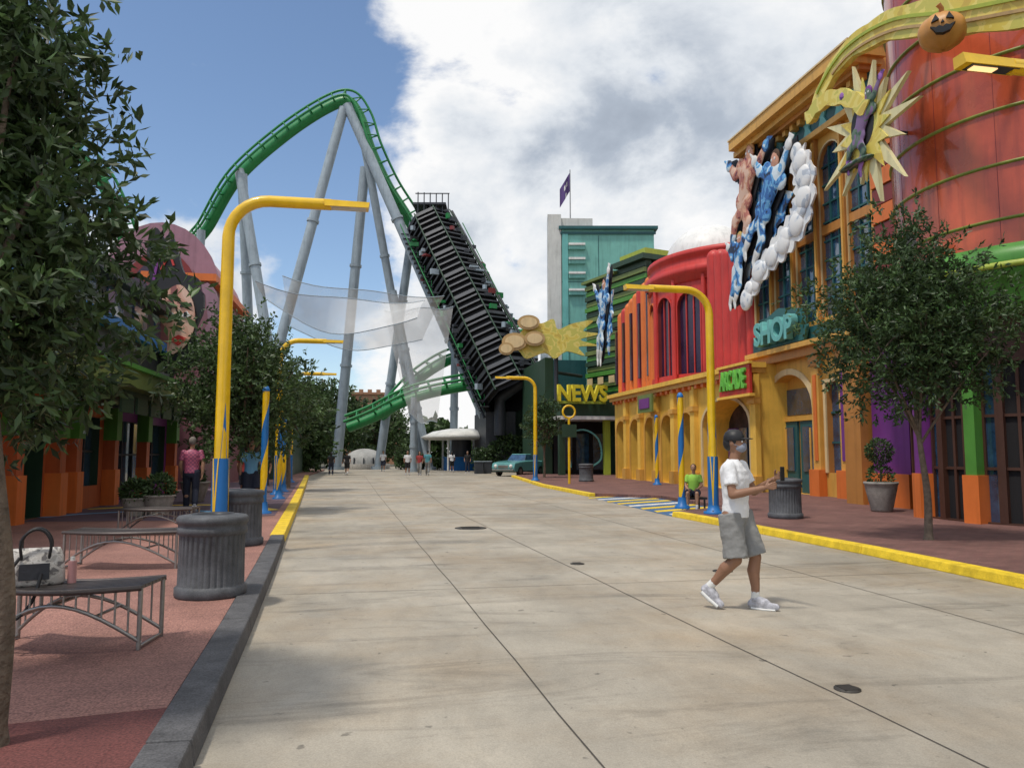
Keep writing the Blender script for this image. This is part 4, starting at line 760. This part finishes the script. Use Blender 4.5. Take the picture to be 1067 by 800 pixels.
def car():
    o=Obj('parked_car'); b=o['body']; m=paint('car_teal',(.11,.32,.32),.3,coat=.6,streak=.05); 
    prof=[(-2.1,.35),(-2.15,.75),(-1.9,.95),(-.9,1.0),(-.75,1.02),(-.2,1.0),(.5,1.0),(1.5,.93),(2.1,.85),(2.2,.6),(2.15,.35)]
    v=[]; 
    for yv,ins in ((-.88,0),(-.80,.06),(.80,.06),(.88,0)):
        for x,z in prof: v.append((x,yv,z+(ins if z>.7 else 0)))
    n=len(prof); f=[(j*n+i,j*n+i+1,(j+1)*n+i+1,(j+1)*n+i) for j in range(3) for i in range(n-1)]+[tuple(range(n)),tuple(range(3*n,4*n))]
    b.add(v,f,m); b.box(-2.1,2.15,-.85,.85,.28,.36,steelD)
    g=o['cabin']; g.hexa([(-.9,-.72,1.02),(.55,-.72,1.02),(.55,.72,1.02),(-.9,.72,1.02),(-.6,-.58,1.45),(.15,-.58,1.45),(.15,.58,1.45),(-.6,.58,1.45)],glass); g.hexa([(-.64,-.6,1.45),(.18,-.6,1.45),(.18,.6,1.45),(-.64,.6,1.45),(-.55,-.52,1.5),(.1,-.52,1.5),(.1,.52,1.5),(-.55,.52,1.5)],m)
    for x in (-1.35,1.4):
        for y in (-.88,.74):
            o['wheels'].cyl((x,y,.33),(x,y+.16,.33),.33,None,black,20); o['wheels'].cyl((x,y-.012,.33),(x,y+.172,.33),.17,None,metal,16)
    for y in (-.6,.6): o['lights'].ball((2.17,y,.68),.13,white,8); o['lights'].box(-2.2,-2.13,y-.12,y+.12,.62,.74,red)
    o['chrome'].box(2.15,2.3,-.85,.85,.38,.48,metal); o['chrome'].box(-2.3,-2.15,-.85,.85,.38,.48,metal); o['chrome'].box(2.12,2.23,-.4,.4,.55,.75,metal)
    o.done((10.3,52.5,.004),-2.3,bevel=.03)
car()
for x,y in ((8.2,58),(8.9,58.4)):
    o=Obj('planter_box'); o['box'].box(x-.3,x+.3,y-.3,y+.3,0,.9,steelD); o['box'].box(x-.34,x+.34,y-.34,y+.34,.9,.96,steel); o.done()

# ------------------------------------------------------------------ people
def person(loc,rz,shirt,short,skin=skinm,hair=black,pose='walk',vox=.014,h=1.75,long=False,shoes=None,cap=None,mask=None,phone=False,female=False,hands=True):
    k=h/1.75; o=Obj('person'); shoes=shoes or mat('shoe_grey',(.35,.35,.37),.7,streak=0)
    Hh={'walk':dict(L=[(.02,.095,.92),(.13,.10,.50),(.17,.10,.09)],Rr=[(-.02,-.095,.92),(.0,-.10,.50),(-.30,-.10,.20)],LA=[(0,.19,1.40),(.02,.25,1.12),(.14,.23,.90)],RA=[(0,-.19,1.40),(-.06,-.25,1.13),(-.08,-.24,.88)]),
        'stand':dict(L=[(0,.095,.92),(.01,.11,.50),(0,.12,.09)],Rr=[(0,-.095,.92),(.04,-.11,.50),(-.02,-.12,.09)],LA=[(0,.19,1.40),(-.02,.25,1.13),(.08,.22,.9)],RA=[(0,-.19,1.40),(-.02,-.25,1.13),(.06,-.24,.9)]),
        'phone':dict(L=[(.02,.095,.92),(.16,.10,.50),(.15,.09,.09)],Rr=[(-.02,-.095,.92),(.03,-.11,.49),(-.25,-.12,.20)],LA=[(.01,.19,1.40),(.12,.25,1.14),(.37,.08,1.28)],RA=[(.01,-.19,1.40),(.06,-.27,1.13),(.33,-.15,1.20)]),
        'sit':dict(L=[(.02,.095,.50),(.44,.13,.50),(.46,.13,.09)],Rr=[(.02,-.095,.50),(.43,-.13,.5),(.40,-.14,.09)],LA=[(.02,.18,.98),(.10,.24,.72),(.33,.14,.62)],RA=[(.02,-.18,.98),(.10,-.24,.72),(.33,-.14,.62)])}[pose]
    dz=-.42 if pose=='sit' else 0
    b=o['body']
    for leg in (Hh['L'],Hh['Rr']):
        hp,kn,an=map(Vector,leg)
        capsule(b,hp,kn,.088,.06,skin); mid=kn.lerp(an,.32)+Vector((-.02,0,0)); capsule(b,kn,mid,.057,.064,skin); capsule(b,mid,kn.lerp(an,.7),.062,.044,skin); capsule(b,kn.lerp(an,.7),an,.044,.038,skin)
        lift=an.z>.15; d=Vector((.20,0,-.055)) if not lift else Vector((.12,0,-.155))
        s=o['shoes']; heel=an+Vector((-.035,0,-.045 if not lift else -.02)); toe=an+d; capsule(s,heel,toe,.045,.036,shoes); capsule(s,an+Vector((0,0,.0)),an.lerp(toe,.5),.048,.046,shoes)
        so_=o['soles']; sl=Vector((0,0,-.035)) if not lift else Vector((-.03,0,-.025)); so_.tube([heel+sl,heel.lerp(toe,.5)+sl,toe+sl*.75],[.05,.048,.042],white,12,True,.35 if not lift else .6)
        capsule(o['socks'],an+Vector((0,0,.0)),an+(kn-an).normalized()*.07,.043,.042,white)
        t=o['lower']
        if long: capsule(t,hp,kn,.108,.082,short); capsule(t,kn,an+Vector((0,0,.02)),.08,.07,short)
        else:
            ds=(kn-hp).normalized(); t.tube([hp-ds*.02,hp.lerp(kn,.35),hp.lerp(kn,.7),kn-ds*.02],[.115,.110,.108,.113],short,18,True,1.08)
    loft(o['lower'],[(0,0,.80+dz,.09,.13),(0,0,.86+dz,.118,.175),(0,0,.95+dz,.12,.17),(0,0,1.02+dz,.108,.15)],short)
    s=o['shirt']
    loft(s,[(.0,0,.90+dz,.128,.18),(.004,0,.98+dz,.122,.172),(.008,0,1.08+dz,.118,.162),(.006,0,1.18+dz,.124,.170),(.003,0,1.28+dz,.132,.186),(-.003,0,1.36+dz,.122,.195),(-.008,0,1.42+dz,.095,.165),(-.008,0,1.455+dz,.07,.10),(-.006,0,1.475+dz,.062,.07)],shirt)
    for arm in (Hh['LA'],Hh['RA']):
        a,e,wv=map(Vector,arm); capsule(b,a,e,.05,.041,skin); f1=e.lerp(wv,.3); capsule(b,e,f1,.041,.043,skin); capsule(b,f1,wv,.043,.027,skin)
        d=(e-a).normalized(); capsule(s,a,a+d*.05,.068,.066,shirt); s.tube([a,a+d*.10,a+d*.19],[.066,.066,.07],shirt,16)
    capsule(b,(0,0,1.40+dz),(.012,0,1.53+dz),.058,.054,skin)
    hz=1.635+dz; b.ball((.012,0,hz+.015),1,skin,14,(.098,.077,.112)); b.ball((.036,0,hz-.06),1,skin,10,(.062,.056,.055)); b.ball((.108,0,hz-.012),1,skin,6,(.02,.013,.026)); b.ball((.09,0,hz+.04),1,skin,6,(.02,.05,.012))
    for sy in (-1,1): b.ball((.005,sy*.078,hz-.005),1,skin,6,(.02,.01,.03)); b.ball((.075,sy*.038,hz-.028),1,skin,6,(.022,.02,.018))
    hd=o['face_details']
    for sy in (-1,1): hd.ball((.096,sy*.032,hz+.018),.0125,white,6); hd.ball((.106,sy*.032,hz+.018),.006,black,5); hd.obox((.106,sy*.032,hz+.043),(.012,.035,.007),hair)
    if mask: 
        hd.ball((.062,0,hz-.045),1,mask,12,(.068,.062,.05)); hd.ball((.10,0,hz-.02),1,mask,8,(.032,.03,.03))
        for sy in (-1,1): hd.tube([(.07,sy*.06,hz-.03),(.0,sy*.084,hz+.0)],.003,mask,5)
    else: hd.obox((.097,0,hz-.055),(.01,.045,.01),dred)
    hr=o['hair']
    if cap:
        hr.lathe([(.0,.145),(.05,.138),(.088,.112),(.106,.07),(.110,.035),(.107,.025)],(.005,0,hz),cap,26,rib=lambda q,z:-.016*abs(math.sin(q))); hr.ball((.115,0,hz+.045),1,cap,9,(.085,.062,.009)); hr.ball((-.035,0,hz-.0),1,hair,10,(.07,.078,.082))
        for sy in (-1,1): hr.ball((.02,sy*.073,hz+.02),1,hair,6,(.03,.008,.03))
    else:
        hr.ball((-.014,0,hz+.035),1,hair,11,(.098,.086,.105)); 
        if female: capsule(hr,(-.06,0,hz),(-.09,0,hz-.2),.07,.05,hair)
    root=o.done(loc,rz); root.scale=(k,k,k)
    for c in root.children:
        if c.name.split('.')[0] in('body','shirt','lower','shoes'): remesh(c,vox,3)
        if vox<.012 and c.name.split('.')[0] in('shirt','lower'):
            tx=bpy.data.textures.new('folds','CLOUDS'); tx.noise_scale=.09; dm=c.modifiers.new('folds','DISPLACE'); dm.texture=tx; dm.strength=.022; dm.mid_level=.5; dm.texture_coords='LOCAL'
    if hands:
        ho=Obj('hands'); hb=ho['h']
        for arm,sd in ((Hh['LA'],1),(Hh['RA'],-1)):
            e=Vector(arm[1]);wv=Vector(arm[2]); f=(wv-e).normalized(); up=Vector((0,0,1)) if abs(f.z)<.8 else Vector((1,0,0)); sdv=f.cross(up).normalized(); u=sdv.cross(f)
            inn=sdv*(1 if sd>0 else -1)
            for j in range(4): capsule(hb,wv+f*.01,wv+f*.085+u*(.027-.018*j),.017,.011,skin,8)
            for j,ln in enumerate((.036,.041,.038,.03)):
                p0=wv+f*.085+u*(.027-.018*j); p1=p0+f*ln*.8+inn*ln*.35; p2=p1+f*ln*.3+inn*ln*.7; capsule(hb,p0,p1,.0098,.0088,skin,7); capsule(hb,p1,p2,.0088,.0075,skin,7)
            t0=wv+f*.03+u*.02; t1=t0+f*.03+u*.03+inn*.015; t2=t1+f*.028+u*.008+inn*.012; capsule(hb,t0,t1,.013,.011,skin,7); capsule(hb,t1,t2,.011,.009,skin,7)
        hob=ho.done(); hob.parent=root; remesh(hob,.0045,2)
        if phone:
            po=Obj('phone'); po['p'].obox((.468,.015,1.335),(.011,.074,.140),black,-.25); ph=po.done(bevel=.004); ph.parent=root
    return root
Wm=mat('shirt_white',(.76,.77,.79),.85,var=.06,scale=7,bump=.5,bscale=9,streak=0); Gs=mat('shorts_grey',(.24,.24,.235),.9,var=.12,scale=10,bump=.5,bscale=10,streak=0); mk=mat('mask_grey',(.25,.27,.33),.9,streak=0)
person((3.65,7.3,.005),math.radians(-44),Wm,Gs,skind,black,'phone',.0095,1.76,False,mat('shoe_light',(.42,.42,.46),.7,var=.4,scale=30,streak=0),cap=black,mask=mk,phone=True)
pl=bpy.data.materials.new('plaid_pink'); pl.use_nodes=True; nt=pl.node_tree; tc=nt.nodes.new('ShaderNodeTexCoord'); ck=nt.nodes.new('ShaderNodeTexChecker'); ck.inputs['Scale'].default_value=22; ck.inputs[1].default_value=(.5,.12,.2,1); ck.inputs[2].default_value=(.25,.06,.14,1); nt.links.new(tc.outputs['Object'],ck.inputs[0]); nt.links.new(ck.outputs[0],nt.nodes['Principled BSDF'].inputs['Base Color'])
jean=mat('jeans',(.02,.025,.045),.9,streak=0); grn=mat('shirt_green',(.28,.55,.08),.85,streak=0); tl=mat('shirt_teal',(.10,.33,.38),.85,streak=0); bl=mat('shirt_black',(.02,.02,.022),.85,streak=0); rd=mat('shirt_red',(.35,.05,.05),.85,streak=0)
person((-4.25,20.0,.13),math.radians(100),pl,jean,skinm,mat('hair_grey',(.2,.18,.16),.9,streak=0),'walk',.016,1.8,True)
person((8.75,19.9,.02),math.radians(-120),grn,jean,skinm,black,'sit',.016,1.6,False)
o=Obj('bench_stool'); o['s'].box(8.45,9.05,19.7,20.15,.3,.36,steelD)
for x in (8.5,8.98):
    for y in (19.74,20.1): o['s'].box(x-.02,x+.02,y-.02,y+.02,.01,.3,steelD)
o.done()
pp=[(-2.6,55.9,90,bl,jean),(-1.5,55.7,80,bl,bl),(2.7,54.9,-90,Wm,bl),(4.1,54.7,80,tl,Gs),(-3.05,23.5,-80,bl,jean),(-3.6,24.2,100,rd,jean),(7.6,60,-90,bl,jean),(1.2,66,-90,Wm,jean),(-2.9,62,90,tl,jean),(3.5,54.2,-100,rd,Gs),(6.8,64,100,Wm,bl),(-2.95,20.6,-60,blueL,jean)]
for i,(x,y,a,s1,s2) in enumerate(pp): person((x,y,.13 if x<-2.9 and y<40 else .005),math.radians(a),s1,s2,skinm,black,'walk' if i%2 else 'stand',.022,1.62+.04*(i%4),i%3==0,female=i%2==0,hands=False)

# ------------------------------------------------------------------ sky, sun
W=bpy.data.worlds.new('World'); sc.world=W; W.use_nodes=True; nt=W.node_tree; N=nt.nodes; L=nt.links; N.clear()
out=N.new('ShaderNodeOutputWorld'); sky=N.new('ShaderNodeTexSky'); sky.sky_type='NISHITA'; sky.sun_disc=False
SE=math.radians(66); SA=math.radians(238)
sky.sun_elevation=SE; sky.sun_rotation=SA; sky.air_density=1.0; sky.dust_density=.3; sky.ozone_density=2.0
b1=N.new('ShaderNodeBackground'); b1.inputs[1].default_value=.15; L.new(sky.outputs[0],b1.inputs[0])
tc=N.new('ShaderNodeTexCoord')
def vm(op,a,b=None,out_=0):
    n=N.new('ShaderNodeVectorMath'); n.operation=op
    if isinstance(a,tuple): n.inputs[0].default_value=a
    else: L.new(a,n.inputs[0])
    if b is not None:
        if isinstance(b,tuple): n.inputs[1].default_value=b
        else: L.new(b,n.inputs[1])
    return n.outputs['Value'] if op in('DOT_PRODUCT','DISTANCE','LENGTH') else n.outputs[0]
def ma(op,a,b=None):
    n=N.new('ShaderNodeMath'); n.operation=op
    for i,x in enumerate((a,b)):
        if x is None: continue
        if isinstance(x,(int,float)): n.inputs[i].default_value=x
        else: L.new(x,n.inputs[i])
    return n.outputs[0]
def rng(x,a,b,c,d,sm=True):
    n=N.new('ShaderNodeMapRange'); n.interpolation_type='SMOOTHSTEP' if sm else 'LINEAR'
    for i,v in enumerate((a,b,c,d)): n.inputs[i+1].default_value=v
    L.new(x,n.inputs[0]); return n.outputs[0]
d=vm('NORMALIZE',tc.outputs['Generated'])
mp=N.new('ShaderNodeMapping'); mp.inputs['Scale'].default_value=(1,1,1.5); L.new(d,mp.inputs[0])
def noi(s,det,r,w=0,dist=0):
    n=N.new('ShaderNodeTexNoise'); n.noise_dimensions='4D'; n.inputs['W'].default_value=w; n.inputs['Scale'].default_value=s; n.inputs['Detail'].default_value=det; n.inputs['Roughness'].default_value=r; n.inputs['Distortion'].default_value=dist; L.new(mp.outputs[0],n.inputs['Vector']); return n.outputs[0]
def spot(v,r0,r1): v=Vector(v).normalized(); return rng(vm('DISTANCE',d,tuple(v)),r0,r1,1,0)
lat=vm('DOT_PRODUCT',d,(.983,-.183,0))
blue_sp=spot((-.27,.92,.48),.08,.36)
cov=ma('ADD',noi(3.4,12,.58,3.1,.15),ma('MULTIPLY',rng(lat,-.28,-.02,0,1),.22))
cov=ma('ADD',cov,ma('MULTIPLY',spot((-.22,.94,.24),.03,.18),.09))
cov=ma('SUBTRACT',cov,ma('MULTIPLY',blue_sp,.17))
mask=rng(cov,.45,.55,0,1)
gry=spot((.42,.88,.30),.12,.50)
shade=ma('ADD',ma('ADD',ma('MULTIPLY',noi(3.6,11,.6,8.4,.2),.8),.105),ma('MULTIPLY',gry,-.11))
edge=rng(cov,.5,.68,.14,.01)
shade=ma('ADD',shade,edge)
shade=ma('ADD',shade,ma('MULTIPLY',spot((.05,.88,.60),.05,.34),.17)); shade=ma('ADD',shade,ma('MULTIPLY',rng(vm('DOT_PRODUCT',d,(0,0,1)),.0,.22,1,0),.09)); shade=ma('ADD',shade,ma('MULTIPLY',spot((.5,.72,.60),.05,.30),.12))
cr=N.new('ShaderNodeValToRGB'); L.new(shade,cr.inputs[0]); e=cr.color_ramp.elements; e[0].position=.26; e[0].color=(.32,.37,.45,1); e[1].position=.62; e[1].color=(1.0,1.0,1.0,1)
k=cr.color_ramp.elements.new(.40); k.color=(.46,.52,.61,1); k=cr.color_ramp.elements.new(.51); k.color=(.78,.82,.87,1)
b2=N.new('ShaderNodeBackground'); b2.inputs[1].default_value=.98; L.new(cr.outputs[0],b2.inputs[0])
mx=N.new('ShaderNodeMixShader'); L.new(mask,mx.inputs[0]); L.new(b1.outputs[0],mx.inputs[1]); L.new(b2.outputs[0],mx.inputs[2]); L.new(mx.outputs[0],out.inputs[0])
sd=bpy.data.lights.new('sun','SUN'); sd.energy=2.7; sd.angle=math.radians(5.0); sd.color=(1,.93,.82); so=bpy.data.objects.new('sun',sd); link(so)
v=Vector((math.sin(SA)*math.cos(SE),math.cos(SA)*math.cos(SE),math.sin(SE))); so.rotation_euler=v.to_track_quat('Z','Y').to_euler(); so.location=v*100
cd=bpy.data.cameras.new('camera'); cd.sensor_width=36; cd.lens=27.0; cd.clip_end=3000; cd.clip_start=.05; co=bpy.data.objects.new('camera',cd); link(co)
co.location=(0,0,1.55); co.rotation_euler=(pi/2+math.atan(72/800),0,-math.radians(10.52)); sc.camera=co
